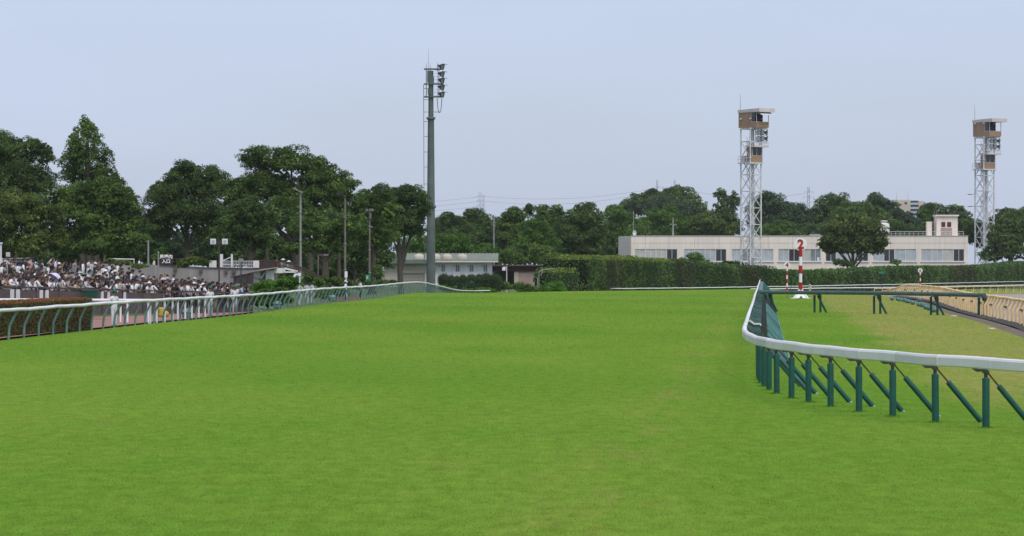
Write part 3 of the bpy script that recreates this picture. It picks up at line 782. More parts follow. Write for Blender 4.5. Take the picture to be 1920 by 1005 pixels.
# ------------------------------------------------------------------ camera towers
def camera_tower(label, cx, s, ytop, sc, rot):
    """lattice tower; local units are metres at the first tower's size, multiplied by sc"""
    p = W(cx, 500, s); root = thing('camera_tower', label, 'tower', G(p.x, p.y), group='white lattice towers with tan camera cabins')
    root.rotation_euler = (0, 0, R(rot)); g = root.location.z
    H = (CAMZ - (ytop - HY) / s - g) / sc; root.scale = (sc,) * 3
    a = 1.31                                   # half width of the shaft
    zc = H - 3.45                              # underside of top cabin
    legs = [(-a, -a), (a, -a), (a, a), (-a, a)]
    for x, y in legs:
        mb = MB(); mb.tube([(x, y, 0), (x, y, zc)], .14, 10)
        for k in range(5): mb.lathe([(.14, k*7.2+3.0), (.22, k*7.2+3.02), (.22, k*7.2+3.18), (.14, k*7.2+3.2)], (x, y, 0), 10)
        mb.build('leg', M_lattice, root)
    lv = [0.3 + k * 3.05 for k in range(int((zc - 0.5) / 3.05) + 1)]
    ring = MB(); br = MB()
    for i, z in enumerate(lv):
        for k in range(4):
            p0, p1 = legs[k], legs[(k+1) % 4]
            ring.bar((*p0, z), (*p1, z), .13, .13)
            if i + 1 < len(lv):
                z2 = lv[i+1]
                br.bar((*p0, z), (*p1, z2), .08, .08); br.bar((*p1, z), (*p0, z2), .08, .08)
    ring.build('ring_frame', M_lattice, root); br.build('lattice', M_lattice, root)
    st = MB()                                  # zig-zag stair inside
    for i in range(len(lv) - 1):
        x0, x1 = (-.9, .9) if i % 2 else (.9, -.9)
        for yy in (-.3, .3):
            st.bar((x0, yy, lv[i]), (x1, yy, lv[i+1]), .12, .05); st.bar((x0, yy, lv[i] + .9), (x1, yy, lv[i+1] + .9), .045, .045)
        for q in range(9):
            t_ = q / 9; st.box((x0+(x1-x0)*t_, 0, lv[i]+(lv[i+1]-lv[i])*t_), (.2, .6, .04))
        st.box((x1 * 1.05, 0, lv[i+1]), (.6, 1.8, .06))
    st.build('stair', M_lattice, root)
    cd = MB(); cd.bar((-.2, .75, 0), (-.2, .75, zc), .3, .18); cd.build('cable_duct', M_lattice, root)
    # top cabin: plain wall towards -y, camera opening round the +x side
    X0, X1, Y0, Y1 = -2.14, 2.76, -1.14, 1.93
    zr = zc + 2.8; sill = zc + 1.0; xo = X0 + 3.4
    c = MB()
    c.bbox((X0, Y0, zc), (X1, Y1, zc + .12)); c.bbox((X0, Y0, zc + .12), (X0 + .1, Y1, zr)); c.bbox((X0 + .1, Y1 - .1, zc + .12), (X1 - 1.7, Y1, zr)); c.bbox((X1 - 1.7, Y1 - .1, zc + .12), (X1, Y1, sill))
    c.bbox((X0 + .1, Y0, zc + .12), (X1, Y0 + .1, sill)); c.bbox((X1 - .1, Y0 + .1, zc + .12), (X1, Y1 - .1, sill)); c.bbox((X0 + .1, Y0, sill), (xo, Y0 + .1, zr))
    cb = c.build('cabin', M_cabin, root)
    mu = MB()
    for x in (xo + .03, X1 - .05): mu.bbox((x - .05, Y0 + .015, sill), (x + .05, Y0 + .09, zr))
    mu.bbox((X1 - .1, Y1 - .1, sill), (X1 - .01, Y1 - .01, zr)); mu.bbox((X1 - 1.7, Y1 - .09, sill), (X1 - 1.62, Y1 - .01, zr))
    mu.bbox((xo, Y0 - .02, sill - .04), (X1, Y0 + .12, sill + .05)); mu.bbox((X1 - .1, Y0 + .12, sill - .03), (X1 + .012, Y1 + .02, sill + .05)); mu.bbox((X1 - 1.7, Y1 - .11, sill - .02), (X1 - .1, Y1 + .015, sill + .05))
    mu.build('window_frame', M_cabinpale, cb)
    gl = MB(); gl.bbox((xo + .08, Y0 + .04, sill + .05), (X1 - .5, Y0 + .06, zr - .02)); gl.build('pane', M_glassdark, cb)
    it = MB(); it.bbox((X0 + .12, Y1 - .16, zc + .14), (X1 - 1.75, Y1 - .11, zr - .02)); it.bbox((X0 + .11, Y0 + .12, zc + .14), (X0 + .16, Y1 - .16, zr - .02)); it.bbox((X0 + 1.9, Y0 + .3, zc + .14), (X1 - 1.9, Y1 - .2, zr - .3))
    it.sphere((1.5, .2, zc + 1.75), (.55, .5, .5), 10, 7); it.tube([(1.5, .2, zc + .1), (1.5, .2, zc + 1.5)], .12, 8); it.bbox((.6, -.3, zc + .9), (2.0, .6, zc + 1.9))
    it.build('camera_gear', M_dark, cb)
    rf = MB(); vs = []
    for z0_, z1_ in ((zr, zr), (zr + .5, zr + .68)):
        vs += [(X0 - .1, Y0 - .1, z0_), (X1 + .9, Y0 - .1, z1_), (X1 + .9, Y1 + .7, z1_), (X0 - .1, Y1 + .3, z0_)]
    rf.add(vs, [(0,3,2,1),(4,5,6,7),(0,1,5,4),(1,2,6,5),(2,3,7,6),(3,0,4,7)]); rf.build('roof', M_cabinpale, root)
    fl = MB(); fl.add([(X1+.04, Y0+.2, zr-.04), (X1+1.3, Y0+.2, zr-.55), (X1+1.3, Y1+.3, zr-.55), (X1+.04, Y1+.3, zr-.04),
                       (X1+.04, Y0+.2, zr-.09), (X1+1.3, Y0+.2, zr-.60), (X1+1.3, Y1+.3, zr-.60), (X1+.04, Y1+.3, zr-.09)],
                      [(0,1,2,3),(7,6,5,4),(0,4,5,1),(1,5,6,2),(2,6,7,3),(3,7,4,0)])
    if sc <= 1.01: fl.build('awning', M_lattice, root)
    dk = MB(); dk.bbox((-1.9, -1.0, zc - .2), (2.6, 1.8, zc - .02)); dk.bbox((-1.5, -1.5, zc - .32), (1.5, 1.5, zc - .21)); dk.build('deck', M_lattice, root)
    an = MB(); an.tube([(X0 + .05, Y0 + .4, zr), (X0 + .05, Y0 + .4, zr + 3.5)], [.04, .02], 6); an.build('lightning_rod', M_steel, root)
    # floodlight rack below, on the +x side
    rk = MB(); z0 = zc - 2.5
    for z in (z0, z0 + 1.1, z0 + 2.15): rk.bbox((1.62, -.5, z), (1.78, 2.55, z + .1))
    for y in (-.45, 1.0, 2.5): rk.bbox((1.62, y - .05, z0 - .1), (1.78, y + .05, zc - .2))
    rk.bbox((1.3, -.9, z0 - .35), (1.95, 2.6, z0 - .12))
    for k in range(8): rk.bbox((1.88, -.85 + k*.48, z0 - .75), (1.94, -.79 + k*.48, z0 - .35))
    rk.bbox((1.86, -.9, z0 - .85), (1.96, 2.6, z0 - .75)); rk.build('floodlight_rack', M_lattice, root)
    for i in range(3):
        for j in range(2):
            ax = Matrix.Rotation(R(-30 + 32 * i), 3, 'Z') @ Matrix.Rotation(R(98), 3, 'Y')
            f_ = MB(); f_.lathe([(0, -.35), (.18, -.33), (.28, -.12), (.46, .12), (.47, .2), (.43, .2), (.4, .14)], n=14, axis=ax)
            fo = f_.build('floodlight', M_lamp, root, (2.05, -.05 + i * .98, z0 + .52 + j * 1.1))
            l_ = MB(); l_.lathe([(0, .15), (.41, .15)], n=14, axis=ax, smooth=False); l_.build('lens', M_lens, fo)
    # lower cabin
    z1 = zc - 6.35; zt = z1 + 2.75; s2 = z1 + 1.15
    lx0, lx1, ly0, ly1 = .1, 1.55, -1.15, 1.45
    c = MB(); c.bbox((lx0, ly0, z1), (lx1, ly1, z1 + .1)); c.bbox((lx0, ly0, z1 + .1), (lx0 + .1, ly1, zt)); c.bbox((lx0 + .1, ly1 - .1, z1 + .1), (lx1, ly1, zt))
    c.bbox((lx0 + .1, ly0, z1 + .1), (lx1, ly0 + .1, zt)); c.bbox((lx1 - .1, ly0 + .1, z1 + .1), (lx1, ly1 - .1, s2)); cb2 = c.build('cabin', M_cabin, root)
    c = MB(); c.bbox((lx1 - .08, ly0 + .1, s2), (lx1 - .05, ly1 - .1, zt)); c.build('pane', M_glassdark, cb2)
    c = MB()
    for y in (ly0 + .16, ly0 + 1.2, ly1 - .16): c.bbox((lx1 - .1, y - .05, s2), (lx1 + .01, y + .05, zt))
    c.bbox((lx1 - .09, ly0 + .1, s2 - .02), (lx1 + .025, ly1 - .1, s2 + .07)); c.build('window_frame', M_cabinpale, cb2)
    c = MB(); c.bbox((lx0 - .2, ly0 - .15, zt), (lx1 + .9, ly1 + .75, zt + .36)); c.build('roof', M_cabinpale, root)
    c = MB(); c.bbox((-1.7, -1.75, z1 - .28), (1.75, 1.6, z1 - .04)); c.build('platform', M_lattice, root)
    c = MB()
    for x in (-1.65, -1.0, -.3): c.tube([(x, -1.7, z1), (x, -1.7, z1 + 1.1)], .04, 6)
    for z in (.55, 1.1): c.tube([(-1.65, -1.7, z1 + z), (-.3, -1.7, z1 + z)], .04, 6); c.tube([(-1.65, -1.7, z1 + z), (-1.65, 1.5, z1 + z)], .04, 6)
    c.bbox((-1.4, -1.2, z1), (-.7, -.5, z1 + 1.2)); c.build('railing', M_lattice, root)
    if sc > 1.01:
        c = MB()
        for k, z in enumerate((13.2, 15.6, 18.0)): c.tube([(-a, -a, z), (-a - 1.2, -a - .7, z - .1)], .05, 6); c.tube([(-a - 1.1, -a - 1.1, z), (-a - 1.1, -a + .1, z)], .04, 6)
        c.build('aerial', M_steel, root)
camera_tower('white lattice tower with tan camera cabins, standing in front of the beige building', 1408, 10.2, 204.5, 1.0, -52)
camera_tower('white lattice tower with tan camera cabins, at the right end of the beige building', 1846, 7.3, 223.5, 1.30, -57)

# ------------------------------------------------------------------ long beige building
def windows_row(root, y, z0, z1, groups):
    """groups: (x0, x1, list of pane materials); one window part per bay with its panes as sub-parts"""
    for x0, x1, ms in groups:
        n = len(ms); w_ = (x1 - x0) / n
        for k, m in enumerate(ms):
            a, b = x0 + k*w_, x0 + (k+1)*w_
            f = MB(); t = .09
            f.bbox((a, y - .06, z0), (a + t, y + .10, z1)); f.bbox((b - t, y - .06, z0), (b, y + .10, z1))
            f.bbox((a + t, y - .06, z0), (b - t, y + .10, z0 + t)); f.bbox((a + t, y - .06, z1 - t), (b - t, y + .10, z1))
            mid = (a + b) / 2; f.bbox((mid - .05, y - .05, z0 + t), (mid + .05, y + .09, z1 - t))
            fo = f.build('window', M_frame, root)
            g = MB(); g.bbox((a + t, y + .0, z0 + t), (mid - .05, y + .03, z1 - t)); g.bbox((mid + .05, y + .04, z0 + t), (b - t, y + .07, z1 - t))
            g.build('pane', m, fo)
            if m is M_glassmid:
                h = MB(); h.bbox((mid + .4, y - .02, z0 + .12), (b - .3, y - .005, z0 + .95)); h.build('poster', M_paper if k % 2 else M_dark, fo)

def beige_building():
    s = 8.0; Y = F / s; Zp = CAMZ + 57.5 / s; base = G(68, Y); base.z = -1.75
    root = thing('office_building', 'long low beige flat roofed office building behind the hedge with a band of windows', 'building', base)
    X = lambda px: (px - CX) / s - base.x
    Z = lambda py: CAMZ - (py - HY) / s - base.z
    xl, xr = X(1183), X(1815); H = Zp - base.z; D = 24
    gA = [(1190, 1270, 'CCCD'), (1282, 1362, 'BBPD'), (1372, 1450, 'PQPB'), (1459, 1539, 'PDCM'), (1548, 1628, 'DPBD'), (1637, 1718, 'BDPP'), (1727, 1808, 'PPCD')]
    mm = {'C': M_curtain, 'D': M_glassdark, 'B': M_glasspale, 'P': M_glasspale, 'Q': M_glassmid, 'M': M_glassmid}
    zt, zb = Z(467), Z(490)
    w_ = MB()
    # wall built round its openings
    w_.bbox((xl, 0, 0), (xr, .35, zb)); w_.bbox((xl, 0, zt), (xr, .35, H))
    prev = xl
    for a, b, _ in gA: w_.bbox((prev, 0, zb), (X(a), .35, zt)); prev = X(b)
    w_.bbox((prev, 0, zb), (xr, .35, zt))
    w_.bbox((xr - .35, .35, 0), (xr, D, H)); w_.bbox((xl - 2.2, D - .35, 0), (xr - .35, D, H))
    w_.bbox((xl + .0, .36, H - .5), (xr - .36, D - .36, H - .3)); w_.bbox((xl, .36, zb - 1.0), (xr - .4, 6, zb - .8)); w_.bbox((xl, 6, 0), (xr - .4, 6.2, H - .6))
    # chamfered left end
    w_.add([(xl, 0, 0), (xl, 0, H), (xl - 2.2, 7, H), (xl - 2.2, 7, 0), (xl - 2.2, D, H), (xl - 2.2, D, 0), (xl, .35, H), (xl - 1.9, 7, H), (xl - 1.9, D, H)],
           [(0, 1, 2, 3), (3, 2, 4, 5), (1, 6, 7, 2), (2, 7, 8, 4)])
    w_.build('wall', M_beige, root)
    j = MB()
    j.bbox((xl, -.012, Z(456) - .03), (xr, .0, Z(456) + .03))
    for px in range(1210, 1810, 46): j.bbox((X(px) - .025, -.012, zt + .1), (X(px) + .025, -.001, H - .1))
    j.build('panel_joint', M_joint, root)
    c = MB(); c.bbox((xl - .05, -.12, H), (xr + .1, .45, H + .10)); c.bbox((xr - .36, .45, H), (xr + .1, D, H + .1))
    c.build('coping', M_cabinpale, root)
    sl = MB()
    for a, b, _ in gA: sl.bbox((X(a) - .2, -.22, zb - .22), (X(b) + .2, -.003, zb - .02))
    sl.build('sill', M_frame, root)
    windows_row(root, .12, zb, zt, [(X(a), X(b), [mm[c_] for c_ in q]) for a, b, q in gA])
    # roof railing on the right
    r = MB()
    for k in range(19): x = X(1655) + k * (X(1808) - X(1655)) / 18; r.bbox((x - .03, 1.2, H), (x + .03, 1.26, H + 1.0))
    r.bbox((X(1655), 1.17, H + 1.0), (X(1808), 1.29, H + 1.09)); r.bbox((X(1655), 1.19, H + .5), (X(1808), 1.27, H + .55))
    r.build('roof_railing', M_lattice, root)
    # stair house
    t = MB(); x0, x1 = X(1760), X(1800); h2 = Z(405)
    t.bbox((x0, 4, H - .3), (x1, 9, h2)); t.bbox((x0 - .25, 3.6, h2), (x1 + .25, 9.3, h2 + .35)); t.bbox((X(1743), 4.6, H - .3), (X(1752), 7, Z(415)))
    st = t.build('stair_house', M_beige, root)
    for a in (1769, 1780):
        t = MB(); t.bbox((X(a), 3.93, Z(425)), (X(a + 7.5), 3.99, Z(416))); t.build('window', M_maroon, st)
    t = MB(); t.bbox((X(1768), 3.9, H - .2), (X(1789), 3.985, Z(427))); t.build('door', M_doorbrown, st)
    t = MB(); t.tube([(X(1757), 5, H), (X(1757), 5, Z(395))], .06, 6); t.tube([(X(1761), 5, H), (X(1761), 5, Z(393))], .05, 6); t.build('vent_pipe', M_concretepole, st)
    t = MB(); t.bbox((X(1520), 2, H), (X(1540), 4, Z(438.5))); t.build('roof_unit', M_concretepole, root)
    # water tank: stands on the roof
    wt = thing('water_tank', 'white water tank with a narrow neck on the flat roof right of the round tree', 'tank', base + Vector((X(1660), 4, H - .3)))
    t = MB(); t.lathe([(0, .9), (1.35, .9), (1.4, 1.0), (1.4, 2.9), (1.2, 3.3), (.75, 3.45)], n=20); t.build('tank', M_conwhite, wt)
    t = MB(); t.lathe([(.7, 3.4), (.7, 3.7), (.95, 3.75), (.95, 3.95), (0, 4.0)], n=20); t.build('lid', M_conwhite, wt)
    t = MB()
    for sx in (-1, 1):
        for sy in (-1, 1): t.bbox((sx - .1, sy - .1, 0), (sx + .1, sy + .1, .9))
    t.bbox((-1.5, -1.5, .78), (1.5, 1.5, .92)); t.tube([(.2, -1.45, 0), (.2, -1.45, 3.0)], .07, 6); t.build('stand', M_concretepole, wt)
    # dish and aerials on the left of the roof
    d = thing('satellite_dish', 'white satellite dish on the left corner of the beige roof', 'dish', base + Vector((X(1190), .8, H + .0)))
    t = MB(); ax = Matrix.Rotation(R(18), 3, 'Z') @ Matrix.Rotation(R(-62), 3, 'X') @ Matrix.Rotation(R(180), 3, 'X')
    t.lathe([(0, 0), (.3, .03), (.55, .12), (.66, .2), (.66, .24), (.5, .14), (0, .06)], n=20, axis=Matrix.Rotation(R(100), 3, 'X')); 
    dd = t.build('dish', M_disc, d, (0, 0, .75)); dd.scale = (.72, 1, 1.0)
    t = MB(); t.tube([(0, .1, 0), (0, .1, .8)], .06, 8); t.build('mount', M_concretepole, d)
    for px, y0, name, lab in ((1188.5, 395, 'aerial_mast', 'thin aerial mast with crossed bars above the satellite dish'), (1263, 408, 'aerial_mast', 'grey aerial mast with small arms on the roof left of the near lattice tower')):
        d = thing(name, lab, 'aerial', base + Vector((X(px), 3.0, H - .3)))
        hh = Z(y0) - H + .3
        t = MB(); t.tube([(0, 0, 0), (0, 0, hh)], [.09, .05] if px < 1200 else [.22, .12], 8); t.build('pole', M_concretepole, d)
        t = MB()
        if px < 1200:
            t.bar((-1.3, 0, hh * .47), (1.0, 0, hh * .47), .06, .06)
            for k in range(5): t.bar((-1.2 + k*.5, -.4, hh * .47), (-1.2 + k*.5, .4, hh * .47), .03, .03)
            t.box((0, 0, hh * .93), (.25, .2, .5))
        else:
            t.bar((-.8, 0, hh * .66), (.8, 0, hh * .66), .1, .1)
            for x in (-.75, -.3, .35, .75): t.box((x, 0, hh * .66 - .02), (.16, .2, .34))
        t.build('arm', M_concretepole, d)
beige_building()

# ------------------------------------------------------------------ shed and garage
def shed():
    s = 12.0; Y = F / s; base = Vector(((826 - CX) / s, Y, -.05))
    root = thing('storage_shed', 'white and tan storage shed with a ridged green roof behind the lighting mast', 'shed', base)
    X = lambda px: (px - CX) / s - base.x
    Z = lambda py: CAMZ - (py - HY) / s - base.z
    ze = Z(490)
    b = MB(); b.bbox((X(816), 0, -1), (X(922), 14, ze)); b.build('white_wall', M_shedwall, root)
    # tan gable part, slightly forward, shutter recess
    b = MB(); xa, xb = X(722), X(816)
    b.bbox((xa, -.6, -1), (X(749), -.2, ze)); b.bbox((X(796), -.6, -1), (xb, -.2, ze)); b.bbox((X(749), -.6, Z(512)), (X(796), -.2, ze)); b.bbox((xa, -.2, -1), (xb - .002, 13.9, ze - .02))
    b.bbox((X(758), -.9, Z(504)), (X(774), -.601, Z(501.5)))
    b.build('tan_wall', M_shedtan, root)
    b = MB()
    n = 14; z0, z1 = -1.0, Z(512)
    for k in range(n):
        a = z0 + (z1 - z0) * k / n; c = z0 + (z1 - z0) * (k + 1) / n
        b.bbox((X(749), -.34 - .04 * (k % 2), a), (X(796), -.21, c - .01))
    b.build('roller_shutter', M_shutter, root)
    r = MB(); xL, xR = X(697), X(934)
    z = ze
    r.bbox((X(722), -1.3, z), (xR, 15, z + .18)); 
    r.add([(X(722), -1.3, z + .18), (xR, -1.3, z + .18), (xR, 15, z + 1.3), (X(722), 15, z + 1.3)], [(0, 1, 2, 3)])
    k = X(722) + .3
    while k < xR - .2:
        r.add([(k, -1.32, z + .20), (k + .18, -1.32, z + .20), (k + .18, 15, z + 1.34), (k, 15, z + 1.34), (k, -1.32, z + .25), (k + .18, -1.32, z + .25), (k + .18, 15, z + 1.39), (k, 15, z + 1.39)],
              [(4, 5, 6, 7), (0, 1, 5, 4), (1, 2, 6, 5), (3, 0, 4, 7)]); k += .55
    r.build('roof', M_shedroof, root)
    r = MB(); r.bbox((xL, -1.9, z - .35), (X(816), -1.31, z + .25)); r.bbox((xL, -1.31, z - .1), (X(722) - .01, 10, z + .2)); r.build('canopy', M_shedfascia, root)
    r = MB(); r.bbox((X(816), -1.36, z - .16), (xR, -1.305, z + .1)); r.build('gutter', M_cabinpale, root)
    for px in (785, 816, 838, 866):
        r = MB(); r.lathe([(.82, z + .35), (.82, z + .72), (.72, z + .95), (.35, z + 1.15), (0, z + 1.2)], (X(px), 1.5, 0), 16); r.build('roof_vent', M_shedtan, root)
    for px in (831, 858, 884, 910):
        r = MB(); x = X(px); z0, z1 = Z(510), Z(496)
        r.bbox((x - .34, -.06, z0), (x - .27, .02, z1)); r.bbox((x + .27, -.06, z0), (x + .34, .02, z1)); r.bbox((x - .27, -.06, z0), (x + .27, .02, z0 + .07)); r.bbox((x - .27, -.06, z1 - .07), (x + .27, .02, z1))
        r.bbox((x - .03, -.05, z0), (x + .03, .01, z1))
        wo = r.build('window', M_frame, root)
        r = MB(); r.bbox((x - .27, -.03, z0 + .07), (x + .27, -.005, z1 - .07)); r.build('pane', M_glassmid, wo)
        r = MB(); r.sphere((x + .62, -.1, Z(500)), (.1, .1, .13), 8, 6); r.build('wall_lamp', M_disc, root)
        r = MB(); r.bbox((x - .62, -.2, Z(500)), (x - .46, -.001, Z(497.5))); r.build('meter_box', M_concretepole, root)
    # garage
    s2 = 11.6; b2 = Vector(((972 - CX) / s2, F / s2, -.1)); g = thing('garage', 'low maroon fronted garage with an open bay and a pink shutter', 'garage', b2)
    X2 = lambda px: (px - CX) / s2 - b2.x
    Z2 = lambda py: CAMZ - (py - HY) / s2 - b2.z
    b = MB(); x0, x1 = X2(922), X2(1024)
    b.bbox((x0, 8, -1), (x1, 8.3, Z2(498))); b.bbox((x0, .3, -1), (x0 + .3, 8, Z2(498))); b.bbox((x1 - .3, .3, -1), (x1, 8, Z2(498)))
    b.bbox((X2(964), 0, -1), (X2(972), 8, Z2(509))); b.build('wall', M_shedtan, g)
    b = MB(); b.bbox((x0, -.1, Z2(509)), (x1, .29, Z2(499))); b.build('fascia', M_maroon, g)
    b = MB(); b.bbox((x0 - .3, -.8, Z2(499)), (x1 + .3, 8.6, Z2(496.5))); b.build('roof', M_brownpanel, g)
    b = MB()
    for k in range(10): b.bbox((X2(972), .12 - .03 * (k % 2), -1 + .36 * k), (X2(1009), .2, -1 + .36 * k + .35))
    b.build('roller_shutter', M_pinkshutter, g)
    b = MB(); b.bbox((X2(1009), .05, -1), (x1, .28, Z2(509))); b.build('side_wall', M_shedtan, g)
shed()
# ------------------------------------------------------------------ foliage
def leaf_cloud(cs, rs, dens, L, rng, squash=0.80, up=0.40, low=-0.22):
    """leaf-cluster quads over the shells of many clumps (numpy)"""
    out = []
    for c, r in zip(cs, rs):
        n = max(6, int(dens * 2 * PI * r * r / (0.55 * L * L)))
        d = rng.normal(size=(n, 3)); d /= np.linalg.norm(d, axis=1)[:, None]
        d[:, 2] = np.where(d[:, 2] < low, -d[:, 2], d[:, 2])
        rad = r * (1 - 0.32 * rng.random(n) ** 2.0)
        rad *= 1 + 0.22 * (rng.random(n) > 0.86)
        p = c + d * rad[:, None] * np.array([1, 1, squash])
        nrm = d * 0.7 + rng.normal(size=(n, 3)) * 0.45; nrm[:, 2] += up
        nrm /= np.linalg.norm(nrm, axis=1)[:, None]
        t = np.cross(nrm, rng.normal(size=(n, 3))); t /= np.linalg.norm(t, axis=1)[:, None]
        b = np.cross(nrm, t)
        s = L * (0.55 + 0.75 * rng.random(n))[:, None]
        q = np.stack([p - t*s*.5, p - b*s*.32 + t*s*.05, p + t*s*.5, p + b*s*.32 - nrm*s*.08], axis=1)
        out.append(q.reshape(-1, 3))
    return np.concatenate(out)

def blob_clumps(blobs, rng, ratio=0.27, cover=2.1, inner=0.30):
    cs, rs = [], []
    for (c, r) in blobs:
        c = np.array(c, float); r = np.array(r, float); R_ = (r[0] * r[1] * r[2]) ** (1/3)
        n = max(5, int(cover * 4 * 0.72 / (ratio * ratio) * 0.55))
        for k in range(n):
            d = rng.normal(size=3); d /= np.linalg.norm(d)
            if d[2] < -0.75: d[2] *= -1
            f = 0.56 + 0.26 * rng.random() if rng.random() > inner else 0.5 * rng.random()
            cs.append(c + d * r * f); rs.append(R_ * ratio * (0.5 + 0.95 * rng.random() ** 1.3))
    return cs, rs

def fill_leaves(blobs, L, rng, cover=2.6, size=2.2, f=.72):
    """the leaves deep inside a crown"""
    out = []
    for c, r in blobs:
        c = np.array(c, float); r = np.array(r, float); S_ = L * size
        n = int(cover * PI * r[0] * r[2] / (S_ * S_ * .5))
        d = rng.normal(size=(n, 3)); d /= np.linalg.norm(d, axis=1)[:, None]
        p = c + d * r * f * (rng.random(n) ** .4)[:, None]
        nr = rng.normal(size=(n, 3)); nr[:, 1] *= 1.6; nr /= np.linalg.norm(nr, axis=1)[:, None]
        t = np.cross(nr, rng.normal(size=(n, 3))); t /= np.linalg.norm(t, axis=1)[:, None]; b = np.cross(nr, t); s = S_ * (.6 + .6 * rng.random(n))[:, None]
        out.append(np.stack([p - t*s*.5, p - b*s*.4, p + t*s*.5, p + b*s*.4], 1).reshape(-1, 3))
    return np.concatenate(out)

def trunk_mesh(h, r, tips, rng, split=0.35):
    mb = MB()
    lean = rng.normal(size=2) * h * 0.02
    zs = [0, .04*h, .3*h, .6*h, .85*h]
    mb.tube([(lean[0]*t/h, lean[1]*t/h, t) for t in [-0.4] + zs[1:]], [r*1.35, r, r*.8, r*.5, r*.15], 9)
    for t in tips:
        t = np.array(t, float); z0 = min(split * h * (0.8 + 0.5 * rng.random()), t[2] * 0.8)
        a = np.array([0, 0, z0]); m = a + (t - a) * 0.5 + np.array([0, 0, 0.06 * h])
        mb.tube([a, m, t], [r*.5, r*.3, r*.08], 7)
    return mb

def tree(name, label, cx, s, blobs, m, seed, ybase=None, L=None, dens=1.0, ratio=0.27, trunk_r=None, group=None, depth=0.85, split=0.3, inner=0.30, cover=2.1, cat='tree', trunk=True, grow=1.09):
    """blobs: (x, y, rx, ry) crown masses as seen, at scale s; turned into solid masses at the tree's own distance"""
    rng = np.random.default_rng(seed)
    X0 = (cx - CX) / s; Y0 = F / s; base = G(X0, Y0)
    if ybase is not None: base.z = CAMZ - (ybase - HY) / s
    root = thing(name, label, cat, base, group=group)
    B = []; fat = grow if trunk or cat == 'undergrowth' else 1.0
    for x, y, rx, ry in blobs:
        rx, ry = rx * fat, ry * fat
        B.append((((x - cx) / s, rng.uniform(-.25, .25) * rx / s, CAMZ - (y - HY) / s - base.z), (rx / s, depth * rx / s, ry / s)))
    cs, rs = blob_clumps(B, rng, ratio, cover, inner)
    L = L or max(0.21, 3.2 / s)
    V = leaf_cloud(cs, rs, dens * 1.15, L, rng)
    V = np.concatenate([V, fill_leaves(B, L, rng)])
    link('crown', np_mesh('crown', V, 4, m), root)
    if trunk:
        h = max(b[0][2] for b in B); tips = [b[0] for b in B]
        trunk_mesh(h, trunk_r or h * 0.028, tips, rng, split).build('trunk', M_bark, root)
    return root

def cone_tree(name, label, cx, s, spires, m, seed, ybase):
    rng = np.random.default_rng(seed); X0 = (cx - CX) / s; base = G(X0, F / s); root = thing(name, label, 'tree', base)
    cs, rs = [], []; tm = MB()
    for ax, ay, hw, yb in spires:
        hw *= 1.14
        top = CAMZ - (ay - HY) / s - base.z; bot = CAMZ - (yb - HY) / s - base.z; x = (ax - cx) / s; W_ = hw / s
        dy = rng.uniform(-1.2, 1.2); n = int(95 * (top - bot) / 8)
        tm.tube([(x * .3, 0, 0), (x, dy, bot), (x, dy, top)], [.4, .3, .04], 8)
        for k in range(n):
            t = rng.random() ** 0.95; z = top - (top - bot) * t
            rad = W_ * (0.10 + 0.90 * t ** 0.85) * (0.30 + 0.70 * rng.random()); a = rng.uniform(0, 2*PI)
            cs.append(np.array([x + rad*math.cos(a), dy + rad*math.sin(a)*.9, z + .25 * rad * 0.3])); rs.append(.34 + .36 * t * (0.6 + .7 * rng.random()))
    V = leaf_cloud(cs, rs, 1.25, .26, rng, squash=1.15, up=.2)
    link('crown', np_mesh('crown', V, 4, m), root); tm.build('trunk', M_bark, root)

T = tree
# ---- the wooded left side
T('broadleaf_tree', 'dark broad tree at the far left edge, rising behind the crowd', 25, 15.5,
  [(28,292,52,42),(-12,285,48,42),(84,290,22,26),(64,272,18,14),(10,350,75,45),(70,345,40,40)], L_dark, 1)
T('broadleaf_tree', 'dense olive dark tree low at the left edge behind the crowd', 25, 16.8, [(10,400,60,45),(70,410,45,50),(-10,450,60,40),(55,455,55,30),(100,450,30,30)], L_olive, 2)
cone_tree('dawn_redwood', 'tall pointed conifer with three feathery spires, tallest tree on the left', 168, 15.2, [(166,219,58,335),(137,251,30,345),(197,296,38,360),(222,332,26,370),(152,285,52,400),(183,300,58,400),(166,225,40,300)], L_mid, 3, 500)
T('broadleaf_tree', 'leafy mid green tree spreading below the three pointed spires', 190, 16.2, [(150,380,55,40),(210,375,45,45),(240,405,34,45),(115,390,40,45),(180,420,70,40),(230,445,50,35),(130,450,50,35),(180,460,60,25)], L_mid, 4)
T('broadleaf_tree', 'round dark tree between the pointed conifer and the largest tree', 350, 15.0, [(350,335,48,36),(312,365,42,36),(395,350,42,40),(345,395,70,50),(300,420,38,45),(400,420,50,50)], L_dark, 5)
T('broadleaf_tree', 'largest broad tree with a domed crown, behind the two grey light poles', 555, 15.6,
  [(480,297,36,24),(545,302,52,26),(598,325,45,32),(640,352,34,34),(505,345,60,45),(590,370,65,48),(450,370,45,48),(540,400,75,45),(625,410,42,45),(480,425,50,42)], L_mid, 6, trunk_r=.75)
T('broadleaf_tree', 'wide leaning tree with a grey forked trunk right behind the white footbridge', 470, 16.4, [(445,420,45,40),(490,445,40,30),(425,450,40,32),(470,400,40,30)], L_dark, 7, trunk_r=.45)
T('broadleaf_tree', 'spreading tree with layered low branches behind the street lamp', 610, 16.8, [(570,430,40,22),(620,440,45,24),(660,425,40,24),(600,460,50,14),(640,465,40,12),(560,465,35,14)], L_mid, 8, trunk_r=.42, split=.5)
T('broadleaf_tree', 'mid height tree behind the brown pole with small floodlights', 700, 15.4, [(705,372,36,26),(680,395,40,38),(720,405,34,34),(668,430,36,36),(712,445,38,32)], L_mid, 9)
